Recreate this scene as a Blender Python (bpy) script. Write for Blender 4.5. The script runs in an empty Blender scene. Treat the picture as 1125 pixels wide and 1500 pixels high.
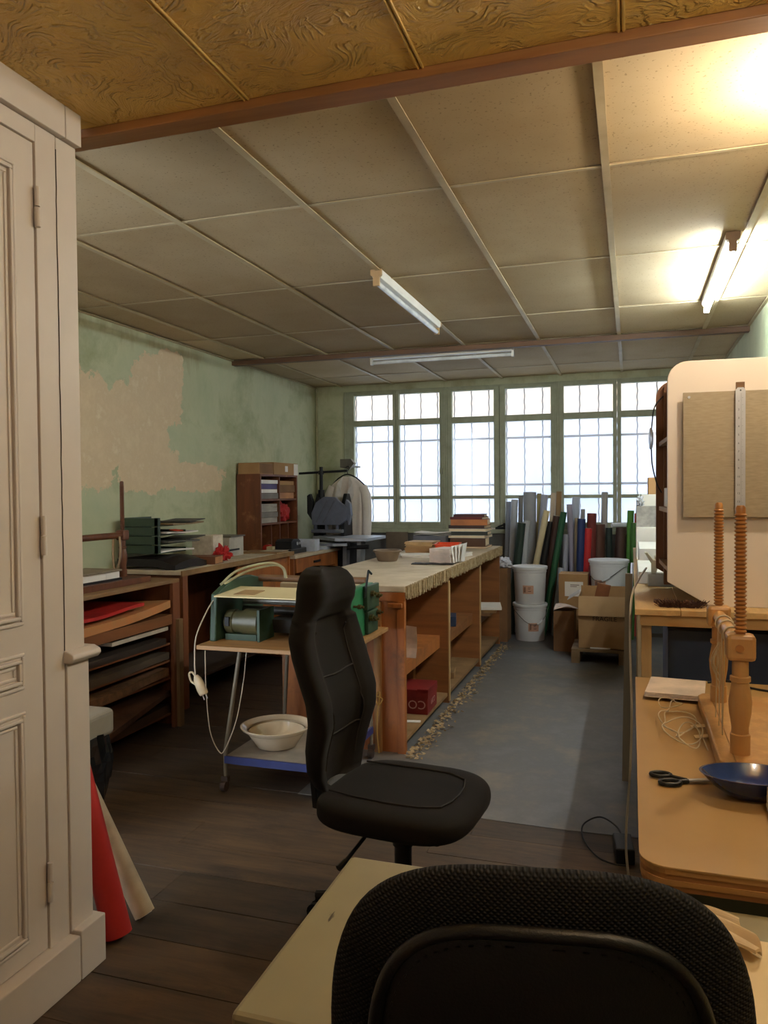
import bpy, math, random
from mathutils import Matrix, Vector
random.seed(7)
S = bpy.context.scene
COL = S.collection
PI = math.pi
# ------------------------------------------------------------------ camera
HC, YAW, PITCH, ROLL, FPX = 1.42, 0.311138, 0.02444, -0.008776, 1127.3
CEIL = 2.62
_f = Vector((-math.sin(YAW)*math.cos(PITCH), math.cos(YAW)*math.cos(PITCH), -math.sin(PITCH)))
_r = Vector((math.cos(YAW), math.sin(YAW), 0)); _u = _r.cross(_f)
CR = math.cos(ROLL)*_r+math.sin(ROLL)*_u; CU = -math.sin(ROLL)*_r+math.cos(ROLL)*_u; CF = _f
CAMP = Vector((0, 0, HC))
cd = bpy.data.cameras.new('camera'); cam = bpy.data.objects.new('camera', cd); COL.objects.link(cam)
cd.sensor_fit = 'VERTICAL'; cd.sensor_height = 36.0; cd.lens = 36.0*FPX/1500; cd.clip_start = 0.02
cam.matrix_world = Matrix(((CR.x, CU.x, -CF.x, 0), (CR.y, CU.y, -CF.y, 0), (CR.z, CU.z, -CF.z, HC), (0, 0, 0, 1)))
S.camera = cam
def ray(x, y): return CR*((x-562.5)/FPX)-CU*((y-750)/FPX)+CF
def onz(x, y, z): d = ray(x, y); return CAMP+d*((z-HC)/d.z)
def onx(x, y, X): d = ray(x, y); return CAMP+d*(X/d.x)
def ony(x, y, Y): d = ray(x, y); return CAMP+d*(Y/d.y)
# ------------------------------------------------------------------ world, light, exposure
def lin(c): return tuple(((v/255)/12.92 if v/255 <= .04045 else ((v/255+.055)/1.055)**2.4) for v in c)
W = bpy.data.worlds.new('world'); S.world = W; W.use_nodes = True
bg = W.node_tree.nodes['Background']; bg.inputs[0].default_value = (.80, .90, 1.0, 1); bg.inputs[1].default_value = 9.0
def area(name, loc, rot, sx, sy, power, col):
    l = bpy.data.lights.new(name, 'AREA'); l.shape = 'RECTANGLE'; l.size = sx; l.size_y = sy; l.energy = power; l.color = col
    o = bpy.data.objects.new(name, l); COL.objects.link(o); o.location = loc; o.rotation_euler = rot; return o
portal = area('window_daylight_portal', (-1.2, 8.42, 1.8), (math.radians(-90), 0, 0), 4.2, 1.7, 1, (1, 1, 1)); portal.data.cycles.is_portal = True
S.view_settings.view_transform = 'Standard'; S.view_settings.look = 'None'; S.view_settings.gamma = 1
S.view_settings.use_curve_mapping = False; S.view_settings.exposure = 0.1
S.cycles.use_denoising = True
S.cycles.max_bounces = 10; S.cycles.diffuse_bounces = 5; S.cycles.transparent_max_bounces = 12
TUBE_ON, WARM_ON, WARM_BACK = 215.0, 440.0, 270.0
# ------------------------------------------------------------------ materials
MATS = {}
def newmat(name):
    m = bpy.data.materials.new(name); m.use_nodes = True; nt = m.node_tree
    return m, nt, nt.nodes['Principled BSDF']
def nd(nt, t, **k):
    n = nt.nodes.new(t)
    for a, b in k.items(): setattr(n, a, b)
    return n
def rgba(c): return (*lin(c), 1)
def ramp(nt, fac, stops):
    n = nd(nt, 'ShaderNodeValToRGB'); e = n.color_ramp.elements
    while len(e) < len(stops): e.new(.5)
    for i, (p, c) in enumerate(stops): e[i].position = p; e[i].color = c if len(c) == 4 else rgba(c)
    nt.links.new(fac, n.inputs[0]); return n.outputs[0]
def mixc(nt, f, a, b, mode='MIX'):
    n = nd(nt, 'ShaderNodeMix', data_type='RGBA', blend_type=mode)
    for s, v in ((n.inputs[0], f), (n.inputs[6], a), (n.inputs[7], b)):
        if hasattr(v, 'is_linked') or hasattr(v, 'links'): nt.links.new(v, s)
        else: s.default_value = v
    return n.outputs[2]
def math_(nt, op, a, b=0.0, c=None):
    n = nd(nt, 'ShaderNodeMath', operation=op)
    for i, v in enumerate((a, b) if c is None else (a, b, c)):
        if hasattr(v, 'links'): nt.links.new(v, n.inputs[i])
        else: n.inputs[i].default_value = v
    return n.outputs[0]
def coords(nt, kind='Object', scale=(1, 1, 1)):
    if kind == 'Position': o = nd(nt, 'ShaderNodeNewGeometry').outputs['Position']
    else: o = nd(nt, 'ShaderNodeTexCoord').outputs[kind]
    mp = nd(nt, 'ShaderNodeMapping'); mp.inputs['Scale'].default_value = scale
    nt.links.new(o, mp.inputs[0]); return mp.outputs[0]
def noise(nt, vec, sc, det=4, rough=.6, dist=0):
    n = nd(nt, 'ShaderNodeTexNoise'); n.inputs['Scale'].default_value = sc; n.inputs['Detail'].default_value = det
    n.inputs['Roughness'].default_value = rough; n.inputs['Distortion'].default_value = dist
    nt.links.new(vec, n.inputs['Vector']); return n.outputs[0]
def bump(nt, h, b, strength=.3, dist=.005):
    n = nd(nt, 'ShaderNodeBump'); n.inputs['Strength'].default_value = strength; n.inputs['Distance'].default_value = dist
    nt.links.new(h, n.inputs['Height']); nt.links.new(n.outputs[0], b.inputs['Normal'])
def shade(c, k): return tuple(max(0, min(255, v*k)) for v in c)
def P(name, col, col2=None, rough=.6, metal=0, scale=6, stretch=(1, 1, 1), bmp=0, bsc=80, spec=.4, kind='Object', coat=0):
    """painted / plain surface with slow colour drift and fine relief"""
    if name in MATS: return MATS[name]
    m, nt, b = newmat(name)
    v = coords(nt, kind, stretch); n = noise(nt, v, scale, 5)
    c2 = col2 or shade(col, .78)
    nt.links.new(ramp(nt, n, [(.32, col), (.72, c2)]), b.inputs['Base Color'])
    b.inputs['Roughness'].default_value = rough; b.inputs['Metallic'].default_value = metal
    b.inputs['Specular IOR Level'].default_value = spec; b.inputs['Coat Weight'].default_value = coat
    if bmp: bump(nt, noise(nt, v, bsc, 3), b, bmp, .003)
    MATS[name] = m; return m
def WOOD(name, c1, c2, axis='z', rough=.55, sc=14, wear=None, coat=0):
    if name in MATS: return MATS[name]
    m, nt, b = newmat(name)
    st = {'x': (.10, 1, 1), 'y': (1, .10, 1), 'z': (1, 1, .10)}[axis]
    v = coords(nt, 'Object', st); n = noise(nt, v, sc, 6, .65, .6)
    col = ramp(nt, n, [(.30, c1), (.52, shade(c1, .88)), (.70, c2)])
    if wear:
        w = noise(nt, coords(nt, 'Object'), 5, 6, .7)
        col = mixc(nt, ramp(nt, w, [(.55, (0, 0, 0)), (.70, (255, 255, 255))]), col, rgba(wear))
    nt.links.new(col, b.inputs['Base Color']); b.inputs['Roughness'].default_value = rough
    b.inputs['Coat Weight'].default_value = coat
    bump(nt, n, b, .12, .002); MATS[name] = m; return m
def EMIT(name, col, s):
    m, nt, b = newmat(name); b.inputs['Base Color'].default_value = (*col, 1)
    b.inputs['Emission Color'].default_value = (*col, 1); b.inputs['Emission Strength'].default_value = s; return m

# ------------------------------------------------------------------ mesh builder
def spline(pts, n=8):
    p = [Vector(q) for q in pts]; p = [p[0]*2-p[1]]+p+[p[-1]*2-p[-2]]; out = []
    for i in range(1, len(p)-2):
        for k in range(n):
            t = k/n; a, b, c, d = p[i-1:i+3]
            out.append(.5*((2*b)+(c-a)*t+(2*a-5*b+4*c-d)*t*t+(3*b-a-3*c+d)*t**3))
    out.append(p[-2]); return out
class MB:
    def __init__(s, M=None): s.v = []; s.f = []; s.M = M
    def add(s, vs, fs):
        o = len(s.v); s.v += [(s.M @ Vector(q)) if s.M else Vector(q) for q in vs]
        s.f += [tuple(i+o for i in f) for f in fs]; return s
    def box(s, x0, x1, y0, y1, z0, z1):
        return s.add([(x0, y0, z0), (x1, y0, z0), (x1, y1, z0), (x0, y1, z0), (x0, y0, z1), (x1, y0, z1), (x1, y1, z1), (x0, y1, z1)],
                     [(3, 2, 1, 0), (4, 5, 6, 7), (0, 1, 5, 4), (1, 2, 6, 5), (2, 3, 7, 6), (3, 0, 4, 7)])
    def cbox(s, c, d, rz=0, rx=0, ry=0):
        R = Matrix.Translation(c) @ Matrix.Rotation(rz, 4, 'Z') @ Matrix.Rotation(ry, 4, 'Y') @ Matrix.Rotation(rx, 4, 'X')
        h = [x/2 for x in d]
        vs = [R @ Vector((sx*h[0], sy*h[1], sz*h[2])) for sz in (-1, 1) for sx, sy in ((-1, -1), (1, -1), (1, 1), (-1, 1))]
        return s.add(vs, [(3, 2, 1, 0), (4, 5, 6, 7), (0, 1, 5, 4), (1, 2, 6, 5), (2, 3, 7, 6), (3, 0, 4, 7)])
    def cyl(s, p0, p1, r0, r1=None, n=14, caps=True):
        return s.loft([(p0, r0), (p1, r0 if r1 is None else r1)], n, caps)
    def loft(s, rings, n=12, caps=True):
        """rings: (point, radius); frames carried along the path"""
        P_ = [Vector(p) for p, _ in rings]; vs = []; fs = []; up = None
        for i, (p, r) in enumerate(rings):
            t = (P_[min(i+1, len(P_)-1)]-P_[max(i-1, 0)])
            t = t.normalized() if t.length > 1e-9 else Vector((0, 0, 1))
            if up is None: up = Vector((1, 0, 0)) if abs(t.x) < .9 else Vector((0, 1, 0))
            a = (up-t*up.dot(t)).normalized(); b = t.cross(a); up = a
            for k in range(n):
                w = 2*PI*k/n; vs.append(P_[i]+(a*math.cos(w)+b*math.sin(w))*r)
        for i in range(len(rings)-1):
            for k in range(n):
                k2 = (k+1) % n; fs.append((i*n+k, i*n+k2, (i+1)*n+k2, (i+1)*n+k))
        if caps: fs += [tuple(range(n-1, -1, -1)), tuple((len(rings)-1)*n+k for k in range(n))]
        return s.add(vs, fs)
    def tube(s, pts, r, n=7): return s.loft([(p, r) for p in pts], n)
    def lathe(s, prof, c=(0, 0, 0), n=24, sx=1, sy=1, caps=True):
        vs = []; fs = []; m = len(prof)
        for r, z in prof:
            for k in range(n): w = 2*PI*k/n; vs.append((c[0]+sx*r*math.cos(w), c[1]+sy*r*math.sin(w), c[2]+z))
        for i in range(m-1):
            for k in range(n): k2 = (k+1) % n; fs.append((i*n+k, i*n+k2, (i+1)*n+k2, (i+1)*n+k))
        if caps:
            if prof[0][0] > 1e-4: fs.append(tuple(range(n-1, -1, -1)))
            if prof[-1][0] > 1e-4: fs.append(tuple((m-1)*n+k for k in range(n)))
        return s.add(vs, fs)
    def prism(s, out, a0, a1, axis='z'):
        n = len(out); f = {'z': lambda u, v, a: (u, v, a), 'y': lambda u, v, a: (u, a, v), 'x': lambda u, v, a: (a, u, v)}[axis]
        vs = [f(u, v, a0) for u, v in out]+[f(u, v, a1) for u, v in out]
        fs = [tuple(range(n-1, -1, -1)), tuple(range(n, 2*n))]+[(i, (i+1) % n, n+(i+1) % n, n+i) for i in range(n)]
        return s.add(vs, fs)
    def grid(s, fn, nu, nv, closeu=False):
        vs = [fn(i/(nu if closeu else nu-1), j/(nv-1)) for j in range(nv) for i in range(nu)]; fs = []
        for j in range(nv-1):
            for i in range(nu if closeu else nu-1):
                i2 = (i+1) % nu; fs.append((j*nu+i, j*nu+i2, (j+1)*nu+i2, (j+1)*nu+i))
        return s.add(vs, fs)
    def sheet(s, fn, nu, nv, th):
        a = [Vector(fn(i/(nu-1), j/(nv-1))) for j in range(nv) for i in range(nu)]
        b = [p-Vector((0, 0, th)) for p in a]; N = nu*nv; fs = []
        for j in range(nv-1):
            for i in range(nu-1):
                q = (j*nu+i, j*nu+i+1, (j+1)*nu+i+1, (j+1)*nu+i); fs.append(q); fs.append(tuple(N+k for k in reversed(q)))
        rim = [i for i in range(nu)]+[j*nu+nu-1 for j in range(1, nv)]+[(nv-1)*nu+i for i in range(nu-2, -1, -1)]+[j*nu for j in range(nv-2, 0, -1)]
        for k in range(len(rim)):
            p, q = rim[k], rim[(k+1) % len(rim)]; fs.append((q, p, N+p, N+q))
        return s.add(a+b, fs)
FR = {}
def tag(o, label=None, cat=None, group=None, kind=None):
    if label: o['label'] = label
    if cat: o['category'] = cat
    if group: o['group'] = group
    if kind: o['kind'] = kind
    return o
def thing(name, label, cat, loc=(0, 0, 0), rz=0, group=None, kind=None):
    o = bpy.data.objects.new(name, None); COL.objects.link(o); o.empty_display_size = .05
    o.location = loc; o.rotation_euler = (0, 0, rz)
    FR[o.name] = (Matrix.Translation(loc) @ Matrix.Rotation(rz, 4, 'Z')).inverted()
    return tag(o, label, cat, group, kind)
def part(name, mb, mat, parent=None, smooth=False, bev=0, local=False, kind=None, label=None, seg=2):
    """one mesh; coordinates are world unless local=True (then in the frame of the thing)"""
    if parent is None:
        xs = [v.x for v in mb.v]; ys = [v.y for v in mb.v]; zs = [v.z for v in mb.v]
        loc = Vector(((min(xs)+max(xs))/2, (min(ys)+max(ys))/2, min(zs))); vs = [v-loc for v in mb.v]
    else:
        Mi = FR[parent.name]; vs = list(mb.v) if local else [Mi @ v for v in mb.v]
    me = bpy.data.meshes.new(name); me.from_pydata(vs, [], mb.f); me.update()
    if smooth: me.polygons.foreach_set('use_smooth', [True]*len(me.polygons))
    o = bpy.data.objects.new(name, me); COL.objects.link(o); me.materials.append(mat)
    if parent is None:
        o.location = loc; FR[o.name] = Matrix.Translation(loc).inverted()
    else: o.parent = parent; FR[o.name] = FR[parent.name]
    if smooth and len(vs) < 60000:
        md = o.modifiers.new('edges', 'EDGE_SPLIT'); md.split_angle = math.radians(40)
    if bev:
        md = o.modifiers.new('bevel', 'BEVEL'); md.width = bev; md.segments = seg; md.limit_method = 'ANGLE'; md.angle_limit = math.radians(40)
    if kind: o['kind'] = kind
    if label: o['label'] = label
    return o
def solid(name, label, cat, mb, mat, group=None, **k):
    o = part(name, mb, mat, None, **k); return tag(o, label, cat, group)
def struct(name, mb, mat, **k): return part(name, mb, mat, None, kind='structure', **k)
def text_mb(body, size, M, extrude=.0004):
    cu = bpy.data.curves.new('lettering', 'FONT'); cu.body = body; cu.size = size; cu.align_x = 'CENTER'; cu.extrude = extrude; cu.resolution_u = 3
    o = bpy.data.objects.new('lettering', cu); COL.objects.link(o)
    me = bpy.data.meshes.new_from_object(o); mb = MB(M); mb.add([v.co for v in me.vertices], [tuple(p.vertices) for p in me.polygons])
    bpy.data.objects.remove(o); bpy.data.curves.remove(cu); bpy.data.meshes.remove(me); return mb
def B(*a): return MB().box(*a)
def se(t, n): return math.copysign(abs(t)**n, t)
from mathutils import noise as MN
def crumple(c, d, seed, amp=.35, fr=3.0):
    def f(u, w):
        a, p = 2*PI*u, PI*w; v = Vector((math.cos(a)*math.sin(p), math.sin(a)*math.sin(p), -math.cos(p)))
        k = 1+amp*(abs(MN.noise(v*fr+Vector((seed, 0, 0))))*2.2-.5)
        z = max(-1.0, v.z*k)
        return (c[0]+d[0]/2*v.x*k, c[1]+d[1]/2*v.y*k, c[2]+d[2]*.5*(max(-.8, z)+.8)/.9)
    return MB().grid(f, 30, 16, True)
def copy_tree(o, parent=None):
    c = o.copy(); COL.objects.link(c); c.parent = parent
    if o.name in FR: FR[c.name] = FR[o.name]
    for ch in list(o.children): copy_tree(ch, c)
    return c
# ================================================================== SETTING
XL, XR, YF, YB = -3.40, .82, 8.10, -1.6
WX, PY = -1.57, 1.97            # face of the panelled partition on the left, and where it ends
# --- wall paint with peeled plaster patches (paint is lost where the patch is: a mark of the wall itself)
def wall_mat(name, blobs):
    m, nt, b = newmat(name)
    v = coords(nt, 'Position'); n1 = noise(nt, v, 1.6, 6, .7, .3); n2 = noise(nt, v, 7, 6, .75); n3 = noise(nt, v, 40, 4)
    n4 = noise(nt, coords(nt, 'Position', (1, 1, .35)), 3.2, 5, .65)
    green = ramp(nt, n1, [(.3, (174, 180, 148)), (.5, (186, 188, 156)), (.72, (150, 155, 120))])
    cream = ramp(nt, n2, [(.3, (220, 198, 166)), (.55, (210, 186, 154)), (.75, (228, 212, 184))])
    col = mixc(nt, ramp(nt, n4, [(.52, (0, 0, 0)), (.8, (120, 120, 120))]), green, rgba((146, 134, 98)))
    h = None
    sep = nd(nt, 'ShaderNodeSeparateXYZ'); nt.links.new(v, sep.inputs[0])
    for (y, z, ry, rz) in blobs:
        a = math_(nt, 'DIVIDE', math_(nt, 'SUBTRACT', sep.outputs[1], y), ry); c = math_(nt, 'DIVIDE', math_(nt, 'SUBTRACT', sep.outputs[2], z), rz)
        a4 = math_(nt, 'POWER', math_(nt, 'ABSOLUTE', a), 3.0); c4 = math_(nt, 'POWER', math_(nt, 'ABSOLUTE', c), 3.0)
        d = math_(nt, 'SUBTRACT', 1.0, math_(nt, 'ADD', a4, c4))
        h = d if h is None else math_(nt, 'MAXIMUM', h, d)
    st = math_(nt, 'ADD', math_(nt, 'MULTIPLY', math_(nt, 'SUBTRACT', sep.outputs[2], 2.50), 5.0), math_(nt, 'MULTIPLY', math_(nt, 'SUBTRACT', n4, .5), 4.5))
    col = mixc(nt, ramp(nt, st, [(.25, (0, 0, 0)), (.8, (150, 150, 150))]), col, rgba((142, 116, 80)))
    if h is not None:
        k = math_(nt, 'ADD', h, math_(nt, 'MULTIPLY', math_(nt, 'SUBTRACT', n2, .5), 2.6))
        msk = ramp(nt, math_(nt, 'MULTIPLY_ADD', k, .5, .3), [(.40, (0, 0, 0)), (.44, (255, 255, 255))])
        col = mixc(nt, msk, col, cream)
        bump(nt, math_(nt, 'SUBTRACT', math_(nt, 'MULTIPLY', n3, .25), msk), b, .5, .004)
    else: bump(nt, n3, b, .2, .003)
    nt.links.new(col, b.inputs['Base Color']); b.inputs['Roughness'].default_value = .8
    return m
m_wl = wall_mat('peeling_green_paint', [(4.05, 1.85, .65, .44), (4.72, 1.9, .5, .34), (5.02, 2.2, .36, .3), (5.2, 2.36, .2, .2), (4.9, 1.62, .45, .2), (5.55, 1.56, .5, .13), (3.0, 1.7, .6, .4)])
m_wg = wall_mat('old_green_paint', [])
m_wfront = P('painted_panelling', (212, 201, 192), (204, 192, 182), rough=.5, scale=3, bmp=.06, bsc=30)
m_frame = P('window_frame_paint', (166, 170, 148), (146, 150, 126), rough=.55, scale=9, bmp=.1)
m_grey = P('grey_skirting_paint', (104, 104, 104), (86, 84, 80), rough=.7)
struct('wall_left', B(XL-.12, XL, 1.3, YF+.1, 0, 2.8), m_wl)
struct('wall_right', B(XR, XR+.12, YB, YF+.1, 0, 2.8), m_wg)
struct('wall_back', B(XL, XR+.12, YB-.12, YB, 0, 2.8), m_wfront)
# --- far wall: pier left of the windows, spandrel, head
ZS, ZH = 1.06, 2.55
wf = MB().box(XL, -3.06, YF, YF+.25, 0, 2.8).box(-3.06, XR, YF, YF+.25, 0, ZS-.03).box(-3.06, XR, YF, YF+.25, ZH, 2.8).box(.52, XR, YF, YF+.25, ZS-.03, ZH)
struct('wall_far', wf, wall_mat('olive_green_paint', []))
struct('trim_1', B(-3.06, .52, YF-.05, YF+.02, ZS-.075, ZS-.03), m_frame, bev=.006)            # window board
struct('trim_2', B(XL+.002, XR, YF-.012, YF, .0, ZS-.075), m_grey)                                # grey-painted wall below the windows
struct('trim_3', MB().cyl((XL+.03, YF-.06, .0), (XL+.03, YF-.06, CEIL-.02), .012, n=8), P('pipe_paint', (168, 162, 126)), smooth=True)
# --- windows: three pairs of casements; panes, rails and stiles are real
panes_x = [(-2.94, -2.489), (-2.418, -1.963), (-1.829, -1.378), (-1.258, -.79), (-.66, -.176), (-.097, .40)]
edges = [(-3.06, -1.896), (-1.896, -.725), (-.725, .52)]
rows = [(1.105, 1.352), (1.388, 2.16), (2.225, 2.50)]
m_glass, nt, b = newmat('hazy_window_glass')
tr = nd(nt, 'ShaderNodeBsdfTransparent'); tr.inputs[0].default_value = (.97, .98, 1, 1)
tl = nd(nt, 'ShaderNodeBsdfTranslucent'); tl.inputs[0].default_value = (.92, .94, 1, 1)
gl = nd(nt, 'ShaderNodeBsdfGlossy'); gl.inputs['Roughness'].default_value = .1
mx = nd(nt, 'ShaderNodeMixShader'); mx.inputs[0].default_value = .12
nt.links.new(tr.outputs[0], mx.inputs[1]); nt.links.new(tl.outputs[0], mx.inputs[2])
mx2 = nd(nt, 'ShaderNodeMixShader'); mx2.inputs[0].default_value = .04; nt.links.new(mx.outputs[0], mx2.inputs[1]); nt.links.new(gl.outputs[0], mx2.inputs[2])
nt.links.new(mx2.outputs[0], nt.nodes['Material Output'].inputs[0])
m_bar = P('iron_bar_grey', (92, 92, 98), rough=.7)
for i, (e0, e1) in enumerate(edges):
    w = thing('window_%d' % (i+1), None, None, ((e0+e1)/2, YF, ZS), kind='structure')
    a, c = panes_x[2*i], panes_x[2*i+1]
    y0, y1 = YF-.015, YF+.06
    part('frame_post', B(e0, e0+.022, y0-.012, y1, ZS-.03, ZH), m_frame, w, bev=.004); part('frame_post', B(e1-.022, e1, y0-.012, y1, ZS-.03, ZH), m_frame, w, bev=.004)
    part('head_rail', B(e0+.022, e1-.022, y0, y1, rows[2][1]+.03, ZH), m_frame, w, bev=.004)
    part('bottom_rail', B(e0+.022, e1-.022, y0, y1, ZS-.03, rows[0][0]-.03), m_frame, w, bev=.004)
    for (p0, p1), (s0, s1) in ((a, (e0+.022, (a[1]+c[0])/2-.002)), (c, ((a[1]+c[0])/2+.002, e1-.022))):
        sash = MB().box(s0, p0, y0-.01, y1-.02, rows[0][0]-.03, rows[2][1]+.03).box(p1, s1, y0-.01, y1-.02, rows[0][0]-.03, rows[2][1]+.03)
        sash.box(p0, p1, y0-.01, y1-.02, rows[0][0]-.03, rows[0][0]).box(p0, p1, y0-.01, y1-.02, rows[2][1], rows[2][1]+.03)
        sash.box(p0, p1, y0-.005, y1-.02, rows[0][1], rows[1][0]).box(p0, p1, y0-.01, y1-.02, rows[1][1], rows[2][0])
        so = part('casement', sash, m_frame, w, bev=.004)
        for r0, r1 in rows: part('pane', B(p0-.004, p1+.004, YF+.012, YF+.015, r0-.004, r1+.004), m_glass, so)
    if i < 2: part('espagnolette', MB().cyl((e1-.05, y0-.02, 1.25), (e1-.05, y0-.02, 2.3), .006, n=6).box(e1-.065, e1-.035, y0-.03, y0-.01, 1.62, 1.68), m_frame, w)
bx = [-2.99+.1905*k for k in range(18)]
for k, x in enumerate(bx):
    w = bpy.data.objects['window_%d' % (1 if x < -1.896 else 2 if x < -.725 else 3)]
    pts = [((x+.0035*math.cos(j*1.6), YF+.20+.0035*math.sin(j*1.6), ZS-.03+j*.03), .0075) for j in range(51)]
    part('iron_bar', MB().loft(pts, 5), m_bar, w)
for i, (e0, e1) in enumerate(edges):
    for z in (1.50, 2.0): part('cross_bar', B(e0, e1, YF+.185, YF+.192, z-.012, z+.012), m_bar, bpy.data.objects['window_%d' % (i+1)])
# --- street outside: pale wall opposite with a warm upper storey
fc, nt, b = newmat('pale_render')
sp = nd(nt, 'ShaderNodeSeparateXYZ'); v = coords(nt, 'Position'); nt.links.new(v, sp.inputs[0])
nt.links.new(mixc(nt, ramp(nt, math_(nt, 'MULTIPLY', sp.outputs[2], .1), [(.232, (0, 0, 0)), (.25, (255, 255, 255))]), rgba((142, 148, 162)), rgba((166, 144, 120))), b.inputs['Base Color'])
b.inputs['Roughness'].default_value = .9
solid('building', 'pale rendered building across the street behind the barred windows', 'building', B(-9, 6, 10.4, 10.8, -.1, 4.6), fc)
solid('street', 'pale paved street outside the windows', 'street', B(-9, 6, YF+.26, 10.4, -.15, -.1), P('street_grey', (190, 190, 190)))
# --- floor: worn boards, each a part
m_sub = P('subfloor_dark', (30, 24, 20))
fl = struct('floor', B(XL-.12, XR+.12, YB-.12, YF+.25, -.12, -.022), m_sub)
m_pl, nt, b = newmat('worn_floorboard')
v = coords(nt, 'Position', (.12, 1, 1)); n = noise(nt, v, 20, 6, .7, .5)
c = ramp(nt, n, [(.28, (104, 80, 56)), (.5, (84, 65, 47)), (.72, (52, 41, 33))])
vp = coords(nt, 'Position', (.55, 1, 1)); w1 = noise(nt, vp, 1.7, 6, .75)
c = mixc(nt, ramp(nt, w1, [(.46, (0, 0, 0)), (.66, (210, 210, 210))]), c, rgba((66, 60, 55)))
w2 = noise(nt, vp, 4.5, 6, .8); c = mixc(nt, ramp(nt, w2, [(.52, (0, 0, 0)), (.72, (215, 215, 215))]), c, rgba((36, 31, 28)))
oi = nd(nt, 'ShaderNodeObjectInfo'); k = ramp(nt, oi.outputs['Random'], [(0, (205, 205, 205)), (1, (255, 250, 244))])
nt.links.new(mixc(nt, 1.0, c, k, 'MULTIPLY'), b.inputs['Base Color']); b.inputs['Roughness'].default_value = .62; bump(nt, n, b, .25, .003)
y = YB; pw = .205
while y < YF-.02:
    x = XL-random.uniform(0, 1.6)
    while x < XR:
        L = random.uniform(1.7, 2.4); a, e = max(x, XL), min(x+L, XR)
        if e-a > .03: part('plank', B(a+.0015, e-.0015, y+.0018, min(y+pw, YF)-.0018, -.022, random.uniform(-.002, 0)), m_pl, fl)
        x += L
    y += pw
# --- ceilings
m_tile, nt, b = newmat('mineral_tile')
v = coords(nt, 'Position'); n = noise(nt, v, 1.2, 4); sp_ = noise(nt, v, 95, 2, .5)
c = ramp(nt, n, [(.3, (206, 186, 152)), (.7, (186, 162, 124))])
c = mixc(nt, ramp(nt, sp_, [(.64, (0, 0, 0)), (.70, (200, 200, 200))]), c, rgba((120, 98, 66)))
oi = nd(nt, 'ShaderNodeObjectInfo'); c = mixc(nt, 1.0, c, ramp(nt, oi.outputs['Random'], [(0, (212, 208, 202)), (1, (255, 255, 255))]), 'MULTIPLY')
nt.links.new(c, b.inputs['Base Color']); b.inputs['Roughness'].default_value = .9; bump(nt, sp_, b, .15, .002)
m_tbar = P('ceiling_bar_enamel', (196, 180, 146), (160, 140, 104), rough=.5, scale=3)
ce = struct('ceiling', B(XL-.12, XR+.12, YB-.12, YF+.25, 2.70, 2.80), P('plaster_void', (150, 140, 124)))
gx = [XL+.002, -3.087, -2.487, -1.888, -1.288, -.689, -.089, .511, XR-.002]
gy = [2.01, 2.978, 4.125, 5.273, 6.16]
gy2 = [6.20, 7.44, YF-.002]
for rows_y in (gy, gy2):
    for j in range(len(rows_y)-1):
        for i in range(len(gx)-1):
            t = MB().cbox(((gx[i]+gx[i+1])/2, (rows_y[j]+rows_y[j+1])/2, CEIL+.011), (gx[i+1]-gx[i]-.004, rows_y[j+1]-rows_y[j]-.004, .016), rx=random.uniform(-.0025, .0025), ry=random.uniform(-.004, .004))
            part('ceiling_tile', t, m_tile, ce)
    for x in gx[1:-1]:
        part('ceiling_bar', MB().box(x-.014, x+.014, rows_y[0], rows_y[-1], CEIL-.010, CEIL-.006).box(x-.003, x+.003, rows_y[0], rows_y[-1], CEIL-.006, CEIL+.004), m_tbar, ce)
    for yy in rows_y[1:-1]:
        for i in range(len(gx)-1): part('cross_bar', B(gx[i]+.014, gx[i+1]-.014, yy-.009, yy+.009, CEIL-.006, CEIL-.003), m_tbar, ce)
for nme, x in (('left', XL), ('right', XR-.02)): part('edge_bar', B(x, x+.02, 2.08, YF, CEIL-.012, CEIL-.006), m_tbar, ce)
m_tex, nt, b = newmat('combed_plaster')
v = coords(nt, 'Position'); n0 = noise(nt, v, 3.5, 3, .5)
dv = nd(nt, 'ShaderNodeVectorMath', operation='MULTIPLY_ADD'); nt.links.new(v, dv.inputs[0]); dv.inputs[1].default_value = (1, 1, 1)
sc_ = nd(nt, 'ShaderNodeTexNoise'); sc_.inputs['Scale'].default_value = 2.4; sc_.inputs['Detail'].default_value = 2; nt.links.new(v, sc_.inputs['Vector'])
vm = nd(nt, 'ShaderNodeVectorMath', operation='SCALE'); nt.links.new(sc_.outputs[1], vm.inputs[0]); vm.inputs['Scale'].default_value = 1.3; nt.links.new(vm.outputs[0], dv.inputs[2])
wv = nd(nt, 'ShaderNodeTexWave', wave_type='RINGS'); wv.inputs['Scale'].default_value = 9; wv.inputs['Distortion'].default_value = 12; wv.inputs['Detail'].default_value = 3; nt.links.new(dv.outputs[0], wv.inputs['Vector'])
nz = noise(nt, dv.outputs[0], 16, 4, .6, 1.5)
rid = math_(nt, 'POWER', wv.outputs[1], 5.0); n5 = noise(nt, v, 9, 3)
hh = math_(nt, 'ADD', math_(nt, 'MULTIPLY', math_(nt, 'MULTIPLY', rid, .55), math_(nt, 'GREATER_THAN', n5, .5)), math_(nt, 'MULTIPLY', nz, .8))
nt.links.new(ramp(nt, n0, [(.3, (234, 192, 106)), (.7, (218, 172, 88))]), b.inputs['Base Color']); b.inputs['Roughness'].default_value = .42; bump(nt, hh, b, 1.0, .016)
ZT = 2.545
tx = [WX-.04, -1.043, -.53, -.023, .485, XR-.002]
for i in range(len(tx)-1):
    for y0, y1 in ((1.0, 1.997), (0, 1.0), (YB, 0)):
        part('plaster_panel', B(tx[i]+.001, tx[i+1]-.001, y0+.001, y1-.001, ZT, ZT+.03), m_tex, ce)
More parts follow.
